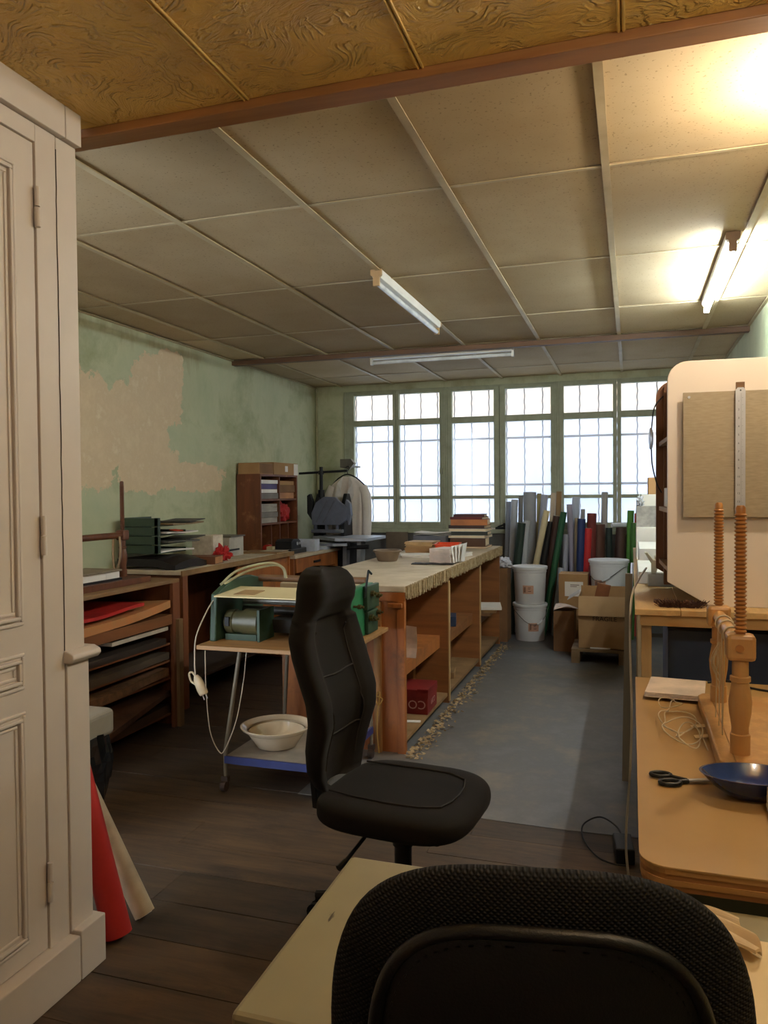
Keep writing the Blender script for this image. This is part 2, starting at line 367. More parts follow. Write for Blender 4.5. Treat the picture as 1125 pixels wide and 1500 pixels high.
for x in tx[1:-1]:
    part('joint_bead', MB().cyl((x-.006, YB, ZT-.001), (x-.006, 1.997, ZT-.001), .004, n=6).cyl((x+.006, YB, ZT-.001), (x+.006, 1.997, ZT-.001), .004, n=6), P('ceiling_bead', (234, 192, 106), rough=.4), ce, smooth=True)
m_beam = WOOD('ceiling_batten_wood', (170, 116, 66), (138, 88, 46), 'x', rough=.45)
struct('trim_4', B(WX-.3, XR, 1.999, 2.076, 2.52, 2.62), m_beam, bev=.003)
struct('trim_5', B(XL+.002, XR, 6.16, 6.225, 2.572, 2.612), WOOD('far_batten_wood', (116, 82, 56), (88, 60, 40), 'x'), bev=.003)
# --- panelled partition on the left with its door
wp = struct('wall_partition', MB().box(WX-.35, WX-.012, YB, 1.835, 0, ZT).box(WX-.35, WX-.06, 1.835, 1.92, 0, ZT), m_wfront)
part('pilaster', MB().box(WX-.06, WX, 1.838, 1.922, .95, 2.45).box(WX-.06, WX+.006, 1.838, 1.932, .14, .935).box(WX-.35, WX-.06, 1.92, 1.932, 0, .95), m_wfront, wp, bev=.003)
part('plinth', B(WX-.30, WX+.036, 1.842, 1.95, 0, .145), m_wfront, wp, bev=.003)
part('plinth', B(WX-.05, WX+.036, YB, 1.838, 0, .135), m_wfront, wp, bev=.003)
part('dado_rail', MB().prism([(WX-.1, .932), (WX+.022, .932), (WX+.034, .945), (WX+.031, .958), (WX+.01, .968), (WX-.1, .968)], 1.832, 1.957, 'y'), m_wfront, wp, bev=.004)
part('crown', B(WX-.06, WX+.018, YB, 1.858, 2.452, ZT), m_wfront, wp, bev=.002)
part('crown', B(WX-.06, WX+.018, 1.861, 1.926, 2.452, ZT), m_wfront, wp, bev=.002)
part('door_jamb', MB().box(WX-.04, WX, 1.757, 1.836, .135, 2.45).box(WX-.04, WX, .9, 1.757, 2.40, 2.45).box(WX-.04, WX, .9, .98, .135, 2.40), m_wfront, wp, bev=.002)
part('paint_crack', MB().tube([(WX+.0005, 1.8365+random.uniform(-.0016, .0016), .97+j*.037) for j in range(40)], .0017, 4), P('crack_dark', (60, 48, 40)), wp)
dr = thing('door_1', None, None, (WX, 1.36, .14), kind='structure')
part('leaf', B(WX-.035, WX-.004, .983, 1.752, .14, 2.396), m_wfront, dr, bev=.002)
for z0, z1 in ((.195, .835), (.895, .995), (1.07, 2.315)):
    for k, (g, h) in enumerate(((0, .005), (.016, .011), (.030, .004))):
        a0, a1, b0, b1 = 1.065+g, 1.682-g, z0+g, z1-g
        if b1-b0 < .03: continue
        w_ = .010
        part('panel_moulding', MB().box(WX-.006, WX-.004+h, a0, a1, b0, b0+w_).box(WX-.006, WX-.004+h, a0, a1, b1-w_, b1).box(WX-.006, WX-.004+h, a0, a0+w_, b0+w_, b1-w_).box(WX-.006, WX-.004+h, a1-w_, a1, b0+w_, b1-w_), m_wfront, dr, bev=.003)
for z in (2.22, 1.31, .33):
    part('hinge', MB().cyl((WX+.006, 1.7545, z-.055), (WX+.006, 1.7545, z-.002), .0085, n=10).cyl((WX+.006, 1.7545, z+.002), (WX+.006, 1.7545, z+.055), .0075, n=10), m_wfront, dr, smooth=True)
# ================================================================== LAMPS
m_enam = P('lamp_enamel', (226, 222, 212), (214, 208, 196), rough=.35)
m_cap = P('lamp_end_cap', (196, 160, 112), rough=.5); m_capd = P('lamp_end_dark', (110, 84, 60))
m_off = P('tube_glass_off', (226, 226, 224), rough=.15)
def batten_lamp(label, loc, rz, L, zc, cap, tube_mat, tube_side=0):
    t = thing('fluorescent_lamp', label, 'lamp', (loc[0], loc[1], zc-.065), rz)
    part('housing', MB().prism([(-.03, .065), (.03, .065), (.03, .035), (.022, .022), (-.022, .022), (-.03, .035)], -L/2, L/2, 'y'), m_enam, t, local=True, bev=.002)
    for s_ in (-1, 1): part('end_cap', MB().prism([(-.031, .0655), (.031, .0655), (.031, .035), (.017, .026), (.017, -.022), (-.017, -.022), (-.017, .026), (-.031, .035)], s_*L/2, s_*(L/2+.018), 'y'), cap, t, local=True)
    part('tube', MB().cyl((tube_side, -L/2, -.004), (tube_side, L/2, -.004), .0145, n=14), tube_mat, t, local=True, smooth=True)
    return t
m_lit = EMIT('lit_tube', (.84, .96, 1.0), TUBE_ON)
batten_lamp('lit white fluorescent batten lamp glowing on the ceiling above the shelf unit', (.45, 4.59), 0, 1.3, CEIL-.002, m_capd, m_lit)
batten_lamp('unlit fluorescent batten lamp with a tan end cap running lengthwise on the ceiling', (-1.30, 4.62), 0, 1.33, CEIL-.002, m_cap, m_off)
batten_lamp('long unlit white fluorescent lamp crossing the ceiling along the wooden batten', (-1.52, 6.30), PI/2, 1.19, CEIL-.012, m_enam, m_off)
def bulb(label, loc, power, col):
    t = thing('ceiling_lamp', label, 'lamp', (loc[0], loc[1], loc[2]-.2))
    part('rose', MB().lathe([(.05, loc[2]), (.05, loc[2]-.012), (.03, loc[2]-.03), (.018, loc[2]-.06), (.018, loc[2]-.09)], (loc[0], loc[1], 0), 20), m_enam, t, smooth=True)
    m = EMIT('warm_bulb_%d' % int(power), col, power)
    part('bulb', MB().lathe([(.014, -.09), (.030, -.12), (.04, -.15), (.038, -.175), (.024, -.195), (.004, -.2)], loc, 18), m, t, smooth=True)
bulb('warm glowing bulb on the ceiling over the brown-topped desk', (.56, 2.50, CEIL-.003), WARM_ON, (1.0, .84, .64))
bulb('warm glowing bulb on the textured ceiling above the grey-green desk', (.52, .72, ZT-.002), WARM_BACK, (1.0, .86, .70))
# ================================================================== COMMON MATERIALS
m_paper = P('white_paper', (236, 230, 224), (222, 214, 206), rough=.8)
m_paperc = P('cream_paper', (232, 214, 182), (222, 202, 168), rough=.8)
m_card = P('cardboard', (172, 134, 92), (154, 116, 76), rough=.85, scale=4)
m_cardd = P('dark_cardboard', (132, 96, 64), (112, 80, 52), rough=.85)
m_bench = WOOD('orange_pine', (176, 104, 48), (134, 74, 32), 'z', wear=(120, 78, 44))
m_benchi = WOOD('hardboard_brown', (146, 92, 48), (118, 72, 36), 'x')
m_worn = P('dusty_worktop', (206, 190, 166), (178, 158, 130), rough=.7, scale=5, bmp=.1)
m_dusty = P('dusty_shelf', (150, 116, 78), (118, 88, 56), rough=.8)
m_black = P('black_plastic', (22, 21, 20), (16, 15, 15), rough=.45)
m_iron = P('dark_iron', (38, 38, 40), (26, 26, 28), rough=.5, metal=.4)
m_steel = P('bright_steel', (190, 192, 200), (172, 173, 180), rough=.35, metal=.35)
m_turn = WOOD('turned_beech', (214, 164, 104), (190, 134, 76), 'z', rough=.4, coat=.2)
m_screw = WOOD('screw_beech', (198, 136, 74), (168, 104, 50), 'z', rough=.38, coat=.3)
m_dkturn = WOOD('dark_turned_wood', (104, 58, 30), (72, 38, 20), 'z', rough=.45)
m_cord = P('string_offwhite', (220, 206, 180), rough=.8)
m_cable = P('black_cable', (18, 17, 17), rough=.5)
m_wcable = P('pale_cable', (196, 182, 160), rough=.5)
# ================================================================== floor sheet
m_lino, nt, b = newmat('worn_lino')
v = coords(nt, 'Position'); n = noise(nt, v, 2.2, 7, .72); n2 = noise(nt, coords(nt, 'Position', (1, .5, 1)), 26, 5, .75)
c = ramp(nt, n, [(.28, (116, 113, 111)), (.50, (94, 92, 91)), (.72, (126, 114, 98))])
nt.links.new(mixc(nt, ramp(nt, n2, [(.66, (0, 0, 0)), (.80, (130, 130, 130))]), c, rgba((164, 162, 160))), b.inputs['Base Color'])
b.inputs['Roughness'].default_value = .5; bump(nt, n2, b, .1, .002)
lm = MB()
def lino(u, w):
    x = -1.50+u*2.2; y = 3.30+w*4.55
    return (x, y+(.012*math.sin(9*u)-.03*u if w < .02 else 0), .0045+(.003*math.sin(7*u+1) if w < .02 else 0))
lm.sheet(lino, 14, 14, .004)
solid('floor_sheet', 'dark grey worn lino sheet covering the boards of the aisle', 'lino sheet', lm, m_lino)
# ================================================================== BIG BENCH
BX, BT = -1.17, .918
t = thing('workbench', 'long orange-brown bench with open bays and a dusty frayed top', 'workbench', (-1.53, 5.57, 0))
part('top', B(-1.90, -1.16, 3.965, 7.17, BT-.035, BT), m_worn, t, bev=.006)
part('top_rail', B(-1.88, BX+.006, 3.97, 3.995, BT-.085, BT-.035), m_bench, t, bev=.003)
part('end_panel', B(-1.88, BX, 3.985, 4.02, 0, BT-.085), m_bench, t, bev=.003)
part('end_strip', B(BX-.04, BX+.004, 3.968, 3.985, 0, BT-.085), m_bench, t, bev=.002)
part('batten', B(-1.255, BX-.005, 3.945, 3.968, .80, .825), m_bench, t, bev=.003)
part('board', B(-1.34, -1.30, 3.96, 3.985, 0, .83), WOOD('pale_grain_board', (176, 128, 76), (140, 92, 50), 'z'), t, bev=.002)
for y in (5.03, 6.15, 7.13): part('divider', B(-1.88, BX, y, y+.022, .0, BT-.035), m_benchi, t, bev=.002)
for y in (5.03, 6.15): part('edge_strip', B(BX-.002, BX+.006, y-.002, y+.024, .02, BT-.09), WOOD('pale_lath', (206, 170, 118), (176, 136, 84), 'z'), t)
part('back_panel', B(-1.90, -1.88, 3.985, 7.15, .02, BT-.035), m_benchi, t)
part('inner_panel', B(-1.56, -1.545, 4.02, 7.13, .08, BT-.035), m_benchi, t)
for k, (y0, y1) in enumerate(((4.02, 5.03), (5.052, 6.15), (6.172, 7.13))):
    part('bottom_shelf', B(-1.545, BX-.01, y0, y1, .05, .072), m_dusty, t)
    part('kick_board', B(-1.28, -1.26, y0, y1, 0, .05), m_bench, t)
    zt = (.46, .44, .38)[k]
    part('middle_shelf', MB().box(-1.545, BX-.06, y0, y1-.0, zt-.022, zt).box(BX-.078, BX-.06, y0, y1, zt-.085, zt-.022), m_bench if k == 0 else m_benchi, t, bev=.002)
    part('shelf_post', B(-1.46, -1.40, y1-.06, y1, .072, zt-.022), m_benchi, t)
fr = MB(); y = 3.97
while y < 7.15:
    dy = random.uniform(.006, .013); dz = random.uniform(.05, .085); o = random.uniform(.002, .016)
    fr.box(-1.160, -1.158+o, y, y+dy*.8, BT-dz, BT+random.uniform(-.006, .001)); y += dy
part('frayed_edge', fr, P('frayed_board_edge', (188, 168, 132), (136, 112, 78), rough=.9, scale=40), t, kind='stuff')
sh = MB(); 
for k in range(900):
    y = 3.9+3.2*random.random()**1.15; x = -1.13+abs(random.gauss(0, .045))-.018; s_ = random.uniform(.006, .018); a = random.uniform(0, 6.28); h = random.uniform(0, .012)
    c_, q = math.cos(a)*s_, math.sin(a)*s_
    z0 = .006+h
    sh.add([(x-c_, y-q, z0), (x+q*.4, y-c_*.4, z0+random.uniform(0, .012)), (x+c_, y+q, z0+random.uniform(0, .006)), (x-q*.4, y+c_*.4, z0), (x-c_, y-q, z0+.0012), (x+c_, y+q, z0+.004)], [(0, 1, 2, 3), (4, 5, 2, 1)])
tag(part('paper_shavings', sh, P('shavings', (204, 180, 142), (150, 122, 86), rough=.9, scale=30)), 'paper shavings and trimmings strewn along the foot of the bench', 'shavings', kind='stuff')
# --- things in the bays
def box_thing(name, label, cat, c, d, rz, mat, group=None, bev=.002, ry=0, rx=0):
    return solid(name, label, cat, MB().cbox((c[0], c[1], c[2]+d[2]/2), d, rz, rx, ry), mat, group, bev=bev)
sm = MB().sheet(lambda u, w: (-1.375+.185*u, 4.28+.012*math.sin(3*u)+.03*w+.015*math.sin(4*w), .462+.19*w*(1-.06*u)), 6, 8, .0015)
solid('loose_sheet', 'pink-white printed sheet standing on the middle shelf of the bench', 'paper', sm, P('pinkish_sheet', (236, 216, 204)))
rb = thing('red_box', 'dark red carton lettered COPI upside down on the lowest bench shelf', 'box', (-1.305, 4.615, .0725), .03)
m_red = P('dark_red_card', (128, 30, 26), (104, 22, 20), rough=.6)
part('box', MB().box(-.125, .125, -.13, .13, 0, .125), m_red, rb, local=True, bev=.003)
part('lid', MB().box(-.128, .128, -.133, .133, .10, .15).box(.06, .128, -.133, -.06, .13, .155), m_red, rb, local=True, bev=.002)
part('lettering', text_mb('COPI', .075, Matrix.Translation((0.03, -.1345, .085)) @ Matrix.Rotation(PI/2, 4, 'X') @ Matrix.Rotation(PI, 4, 'Z')), P('pink_print', (206, 150, 140)), rb, local=True)
part('lettering', text_mb('COPI', .05, Matrix.Translation((.1295, -.0, .08)) @ Matrix.Rotation(PI/2, 4, 'Z') @ Matrix.Rotation(PI/2, 4, 'X') @ Matrix.Rotation(PI, 4, 'Z')), P('pink_print', (206, 150, 140)), rb, local=True)
box_thing('paper_strip', 'narrow white paper strip lying before the dark red carton', 'paper', (-1.245, 4.33, .0722), (.13, .035, .006), .2, m_paper)
box_thing('cardboard_folder', 'tall pale cardboard folder standing in the middle bay of the bench', 'folder', (-1.248, 5.22, .4405), (.03, .30, .33), 0, m_card)
box_thing('blue_tool', 'small blue and grey metal tool on the middle bay shelf', 'tool', (-1.275, 5.58, .4405), (.07, .2, .07), .2, P('blue_metal', (60, 84, 122), (52, 60, 76), rough=.4, metal=.3))
box_thing('tin_box', 'flat grey-brown tin on the bottom shelf of the middle bay', 'tin', (-1.32, 5.52, .0725), (.16, .22, .045), .15, m_dusty)
for k in range(3):
    box_thing('magazine', ('grey magazine at the bottom of the pile in the last bench bay', 'brown magazine in the middle of the pile in the last bench bay', 'white magazine topping the pile in the last bench bay, sticking out')[k], 'magazine', (-1.25+.03*k, 6.55+.02*k, .3805+.0225*k), (.24, .32, .022), .1*k, (m_cardd, m_dusty, m_paper)[k], 'magazines in the last bench bay')
# --- things on the bench top
m_clay = P('brown_plastic', (124, 104, 84), (108, 90, 72), rough=.5)
t = thing('plastic_bowl', 'round grey-brown plastic bowl standing on the bench top', 'bowl', (-1.72, 5.42, BT))
part('bowl_body', MB().lathe([(.068, 0), (.075, .01), (.092, .06), (.098, .072), (.094, .072), (.086, .055), (.066, .012), (.001, .008)], (0, 0, .0), 28), m_clay, t, local=True, smooth=True)
part('rim', MB().lathe([(.094, .072), (.106, .070), (.108, .077), (.104, .083), (.094, .082), (.092, .074)], (0, 0, 0), 28, caps=False), m_clay, t, local=True, smooth=True)
def pages(name, label, cat, c, d, rz, cover, pagesm=None, group=None):
    """a book: cover boards, spine, page block"""
    t = thing(name, label, cat, c, rz, group); w, l, h = d; k = min(.004, h*.15)
    part('cover_board', B(-w/2, w/2, -l/2, l/2, 0, k), cover, t, local=True); part('cover_board', B(-w/2, w/2, -l/2, l/2, h-k, h), cover, t, local=True)
    part('spine', B(-w/2, -w/2+.005, -l/2, l/2, k, h-k), cover, t, local=True)
    part('page_block', B(-w/2+.005, w/2-.005, -l/2+.005, l/2-.005, k, h-k), pagesm or m_paperc, t, local=True); return t
z = BT
for k, (h, w, l, cv, lb, rz) in enumerate([
    (.018, .30, .34, (150, 116, 84), 'tan thin book at the bottom of the book stack on the bench', 0),
    (.075, .29, .32, (88, 58, 38), 'thick brown book low in the stack on the bench end', .05),
    (.024, .30, .34, (214, 204, 186), 'cream book below the dark green book in the stack', -.05),
    (.034, .27, .33, (52, 54, 42), 'dark green book between the two cream books', .04),
    (.026, .31, .34, (224, 216, 200), 'cream book above the dark green book in the stack', .0),
    (.030, .27, .33, (70, 40, 26), 'dark brown book under the orange-tan one in the stack', -.06),
    (.052, .29, .33, (190, 116, 62), 'thick orange-tan book near the top of the stack', .08),
    (.022, .24, .30, (110, 36, 26), 'dark red book second from the top of the stack', -.1),
    (.024, .22, .28, (78, 28, 24), 'maroon book topping the stack on the bench', .05)]):
    pages('book', lb, 'book', (-1.40+random.uniform(-.01, .01), 6.94, z), (w, l, h), (PI/2 if k in (1, 3, 5, 7, 8, 6) else -PI/2)+rz, P('cover_%d' % k, cv, rough=.5), group='book stack on the bench'); z += h
lb = ['lowest white leaflet pile on the bench front edge, pages fanned', 'white booklet lying on the pile by the bench front edge']
pp = thing('paper_stack', 'thick stack of pinkish white sheets by the bench front edge', 'paper stack', (-1.27, 5.42, BT), -.25)
for k in range(9): part('sheet_bundle', MB().cbox((random.uniform(-.004, .004), random.uniform(-.004, .004), .006+.0115*k), (.165, .22, .0105), random.uniform(-.03, .03)), P('pinkish_sheet', (236, 216, 204)), pp, local=True)
for k in range(4): part('upright_sheet', MB().cbox((.09+.006*k, .02*k, .065+.004*k), (.002, .18, .12), .1*k, ry=.1*k-.15), m_paper, pp, local=True)
solid('black_film', 'crumpled black foil scrap under the white paper stack', 'foil', MB().sheet(lambda u, w: (-1.47+.3*u, 5.18+.1*w, BT+.004+.006*abs(math.sin(9*u+4*w))), 9, 5, .002), m_black)
for k, (c, d, rz, mt, lbl) in enumerate([
    ((-1.60, 5.83, BT), (.26, .2, .022), .3, m_paper, 'white crumpled paper pile just behind the plastic bowl'),
    ((-1.31, 5.95, BT), (.18, .20, .03), -.2, m_paper, 'white paper pile behind the thick sheet stack'),
    ((-1.70, 6.35, BT), (.25, .26, .055), .1, m_card, 'tan cardboard packet beside the orange tray, lower one'),
    ((-1.70, 6.35, BT+.0552), (.24, .25, .035), .0, P('manila', (206, 166, 112)), 'manila packet on top of the tan cardboard packet')]):
    p_ = thing('paper_pile', lbl, 'paper pile', c, rz); n_ = 4
    for j in range(n_): part('layer', MB().cbox((random.uniform(-.008, .008), random.uniform(-.008, .008), d[2]*(j+.5)/n_), (d[0], d[1], d[2]/n_*.92), random.uniform(-.06, .06)), mt, p_, local=True)
m_or = P('orange_plastic', (226, 76, 24), (210, 66, 20), rough=.4)
t = thing('orange_tray', 'bright orange plastic tray on the bench top', 'tray', (-1.44, 6.20, BT), .15)
w, l, h = .19, .26, .085
part('tray_body', MB().box(-w/2, w/2, -l/2, l/2, 0, .005).box(-w/2, -w/2+.005, -l/2, l/2, .005, h).box(w/2-.005, w/2, -l/2, l/2, .005, h).box(-w/2, w/2, -l/2, -l/2+.005, .005, h).box(-w/2, w/2, l/2-.005, l/2, .005, h), m_or, t, local=True)
part('rim', MB().box(-w/2-.008, w/2+.008, -l/2-.008, -l/2, h-.008, h).box(-w/2-.008, w/2+.008, l/2, l/2+.008, h-.008, h).box(-w/2-.008, -w/2, -l/2, l/2, h-.008, h).box(w/2, w/2+.008, -l/2, l/2, h-.008, h), m_or, t, local=True)
box_thing('grey_crate', 'grey-blue flat crate on the bench behind the orange tray', 'crate', (-1.73, 6.85, BT), (.30, .30, .115), 0, P('greyblue_card', (104, 106, 116), (86, 86, 94)))
p_ = thing('paper_pile', 'loose white papers lying on the grey-blue flat crate', 'paper pile', (-1.73, 6.85, BT+.1155))
for j in range(3): part('layer', MB().sheet(lambda u, w, j=j: (-.15+.3*u, -.14+.28*w, .006+.010*j+.006*math.sin(5*u+j)), 8, 4, .0015), m_paper, p_, local=True)
# ================================================================== CART WITH MACHINE
m_cart = P('cart_tube_grey', (138, 130, 116), (112, 100, 84), rough=.5, metal=.3)
m_plyb = WOOD('pale_board', (178, 134, 84), (146, 102, 58), 'x')
t = thing('cart', 'tubular cart on castors with a wooden top and a blue-edged lower tray', 'cart', (-1.61, 3.57, 0))
CZ = .70
part('top_board', B(-1.985, -1.245, 3.215, 3.93, CZ-.02, CZ), m_plyb, t, bev=.002)
legs = [((-1.80, 3.31, CZ-.02), (-1.855, 3.25, .19)), ((-1.36, 3.31, CZ-.02), (-1.33, 3.25, .19)), ((-1.80, 3.86, CZ-.02), (-1.84, 3.88, .19)), ((-1.36, 3.86, CZ-.02), (-1.33, 3.88, .19))]
for a, c in legs:
    lg = part('leg', MB().loft([(a, .0105), (c, .0105), ((c[0], c[1], .07), .009)], 10), m_cart, t, smooth=True)
    part('castor', MB().cyl((c[0]-.012, c[1]-.012, .026), (c[0]+.012, c[1]-.012, .026), .025, n=14).box(c[0]-.017, c[0]+.017, c[1]-.014, c[1]+.012, .045, .072), P('rusty_castor', (70, 52, 42)), lg)
part('tray', B(-1.855, -1.33, 3.25, 3.88, .150, .166), P('tray_grey', (150, 138, 124)), t)
part('tray_edge', MB().box(-1.855, -1.33, 3.238, 3.25, .135, .170), P('tray_blue', (52, 62, 118), (40, 46, 92), rough=.4), t)
part('tray_edge', MB().box(-1.33, -1.318, 3.25, 3.88, .135, .170), P('tray_blue', (52, 62, 118)), t)
t = thing('enamel_basin', 'white enamel basin on the lower tray of the cart', 'basin', (-1.685, 3.46, .1665))
part('basin_body', MB().lathe([(.085, 0), (.10, .006), (.135, .06), (.148, .078), (.138, .08), (.128, .058), (.09, .014), (.001, .010)], (0, 0, 0), 36), P('white_enamel', (232, 214, 186), (216, 196, 166), rough=.2, coat=.5), t, local=True, smooth=True)
part('rim', MB().lathe([(.138, .080), (.148, .078), (.176, .098), (.179, .106), (.172, .107), (.145, .090)], (0, 0, 0), 36, caps=False), P('white_enamel', (232, 214, 186)), t, local=True, smooth=True)
m_green = P('machine_green', (50, 126, 80), (38, 100, 66), rough=.4, scale=10)
m_dgreen = P('dull_machine_green', (52, 76, 56), (38, 56, 42), rough=.5)
t = thing('gluing_machine', 'green roller machine with an electric motor standing on the cart', 'machine', (-1.62, 3.6, CZ))
part('side_plate', MB().prism([(3.36, CZ), (3.84, CZ), (3.84, CZ+.245), (3.80, CZ+.255), (3.62, CZ+.255), (3.38, CZ+.235)], -1.325, -1.285, 'x'), m_green, t, bev=.006)
part('side_plate', MB().prism([(3.32, CZ), (3.84, CZ), (3.84, CZ+.26), (3.70, CZ+.29), (3.50, CZ+.29), (3.34, CZ+.23)], -1.975, -1.94, 'x'), m_dgreen, t, bev=.006)
part('gear_cover', MB().box(-1.285, -1.262, 3.64, 3.83, CZ+.13, CZ+.252).box(-1.285, -1.266, 3.66, 3.82, CZ+.005, CZ+.12), m_dgreen, t, bev=.004)
for (y, z_, r_) in ((3.70, .21, .016), (3.79, .19, .014), (3.68, .09, .018), (3.74, .075, .012), (3.80, .10, .013), (3.50, .17, .012)):
    part('adjusting_screw', MB().cyl((-1.30, y, CZ+z_), (-1.232, y, CZ+z_), r_*.5, n=8).cyl((-1.262, y, CZ+z_), (-1.245, y, CZ+z_), r_, n=8), P('oily_brass', (126, 112, 70), (70, 66, 44), rough=.4, metal=.6), t)
part('lever', MB().cyl((-1.27, 3.62, CZ+.20), (-1.262, 3.66, CZ+.33), .006, n=6).cyl((-1.262, 3.66, CZ+.33), (-1.26, 3.70, CZ+.31), .006, n=6), m_iron, t)
part('feed_board', MB().cbox((-1.63, 3.44, CZ+.232), (.615, .27, .006), rx=.06), P('cream_card', (222, 206, 160), (212, 194, 146), rough=.6), t)
part('feed_patch', MB().cbox((-1.80, 3.41, CZ+.2348), (.11, .12, .003), rx=.06), P('feed_patch_tan', (176, 142, 98)), t)
part('drive_roller', MB().cyl((-1.94, 3.80, CZ+.262), (-1.325, 3.80, CZ+.262), .019, n=14), WOOD('roller_wood', (128, 92, 62), (96, 66, 44), 'x'), t, smooth=True)
part('steel_roller', MB().cyl((-1.94, 3.62, CZ+.165), (-1.325, 3.62, CZ+.165), .020, n=14), P('roller_pale', (170, 168, 158), rough=.35, metal=.3), t, smooth=True)
part('lower_roller', MB().cyl((-1.94, 3.62, CZ+.115), (-1.325, 3.62, CZ+.115), .022, n=14), P('roller_grey', (96, 94, 90), rough=.4, metal=.4), t, smooth=True)
part('glue_trough', MB().prism([(3.52, CZ+.02), (3.74, CZ+.02), (3.76, CZ+.09), (3.50, CZ+.09)], -1.74, -1.33, 'x'), P('trough_dark', (44, 42, 38)), t)
mo = part('motor', MB().loft([((-1.935, 3.43, CZ+.085), .045), ((-1.925, 3.43, CZ+.085), .058), ((-1.885, 3.43, CZ+.085), .062), ((-1.88, 3.43, CZ+.085), .056), ((-1.835, 3.43, CZ+.085), .056), ((-1.83, 3.43, CZ+.085), .066), ((-1.745, 3.43, CZ+.085), .066), ((-1.735, 3.43, CZ+.085), .05)], 22), P('motor_olive', (96, 92, 62), (66, 64, 44), rough=.35), t, smooth=True)
part('motor_foot', B(-1.92, -1.75, 3.38, 3.48, CZ, CZ+.03), m_dgreen, mo)
part('terminal_box', B(-1.915, -1.89, 3.362, 3.385, CZ+.07, CZ+.115), m_iron, mo, bev=.002)
part('mount_plate', B(-1.735, -1.722, 3.36, 3.52, CZ, CZ+.155), m_dgreen, t)
part('hose', MB().tube(spline([(-1.955, 3.40, CZ+.27), (-1.90, 3.48, CZ+.335), (-1.79, 3.60, CZ+.365), (-1.735, 3.66, CZ+.335), (-1.72, 3.67, CZ+.28)]), .0065), P('pale_hose', (176, 168, 132)), t, smooth=True)
part('hose', MB().tube(spline([(-1.955, 3.44, CZ+.27), (-1.88, 3.54, CZ+.325), (-1.78, 3.64, CZ+.35), (-1.745, 3.68, CZ+.33), (-1.735, 3.69, CZ+.28)]), .0065), P('pale_hose', (176, 168, 132)), t, smooth=True)
cb = part('power_cable', MB().tube(spline([(-1.96, 3.34, CZ+.20), (-1.975, 3.30, CZ+.15), (-1.988, 3.222, CZ+.04), (-1.988, 3.205, CZ-.08), (-1.982, 3.2, CZ-.140)]), .0035), m_wcable, t, smooth=True)
pl = MB(Matrix.Translation((-1.975, 3.20, CZ-.150)) @ Matrix.Rotation(-.45, 4, 'Y'))
pl.loft([((0, 0, 0.01), .010), ((0, 0, -.01), .020), ((0, 0, -.06), .024), ((0, 0, -.085), .022), ((0, 0, -.09), .016)], 16)
part('plug', pl, P('ivory_plastic', (226, 206, 172), rough=.4), cb, smooth=True)
pl = MB(Matrix.Translation((-1.975, 3.20, CZ-.150)) @ Matrix.Rotation(-.45, 4, 'Y')); pl.cyl((-.009, 0, -.088), (-.009, 0, -.112), .003, n=6).cyl((.009, 0, -.088), (.009, 0, -.112), .003, n=6)
part('plug_pin', pl, m_steel, cb)
pl = MB(Matrix.Translation((-1.975, 3.20, CZ-.150)) @ Matrix.Rotation(-.45, 4, 'Y')); pl.tube(spline([(-.02, 0, -.03), (-.036, 0, -.005), (-.03, 0, .03), (-.012, 0, .03), (-.003, 0, .005)], 5), .005)
part('plug_loop', pl, P('ivory_plastic', (226, 206, 172)), cb, smooth=True)
part('hanging_cable', MB().tube(spline([(-1.93, 3.205, CZ-.02), (-1.925, 3.20, .5), (-1.91, 3.205, .3), (-1.87, 3.215, .2), (-1.84, 3.22, .21), (-1.80, 3.26, .34), (-1.775, 3.29, .52), (-1.76, 3.30, CZ-.021)]), .0025), m_wcable, t, smooth=True)
solid('twine', 'knot of yellow twine tied round the pale board at the bench end', 'twine', MB().tube(spline([(-1.35, 3.952, .30), (-1.32, 3.945, .315), (-1.29, 3.952, .30), (-1.31, 3.94, .27), (-1.325, 3.942, .31), (-1.30, 3.938, .34), (-1.315, 3.94, .22), (-1.32, 3.95, .10), (-1.31, 3.95, .004)]), .004), P('yellow_twine', (206, 166, 92)))
# ================================================================== SWIVEL CHAIR IN THE AISLE
m_fab, nt, b = newmat('black_upholstery')
v = coords(nt, 'Object'); n = noise(nt, v, 600, 2); n2 = noise(nt, v, 5, 4)
nt.links.new(ramp(nt, n2, [(.3, (27, 21, 16)), (.7, (20, 16, 13))]), b.inputs['Base Color']); b.inputs['Roughness'].default_value = .85
b.inputs['Sheen Weight'].default_value = .03; b.inputs['Specular IOR Level'].default_value = .18; bump(nt, n, b, .25, .002); MATS['black_upholstery'] = m_fab
m_seam = P('chair_seam', (44, 38, 33), rough=.8)
CHX, CHY = -.695, 2.33
t = thing('swivel_chair', 'black fabric swivel chair with a tall backrest and built-in headrest', 'chair', (CHX, CHY, 0), -.10)
lev = [(.475, -.265, .09, .018), (.485, -.272, .135, .030), (.53, -.278, .16, .038), (.60, -.270, .18, .044), (.69, -.248, .195, .050), (.76, -.252, .203, .052), (.83, -.275, .208, .052), (.90, -.298, .208, .052),
       (.955, -.312, .200, .052), (.995, -.314, .180, .050), (1.025, -.310, .156, .048), (1.045, -.303, .146, .052), (1.068, -.294, .140, .060), (1.10, -.290, .136, .064), (1.135, -.292, .126, .058), (1.16, -.298, .104, .047), (1.174, -.302, .074, .032), (1.18, -.304, .03, .012)]
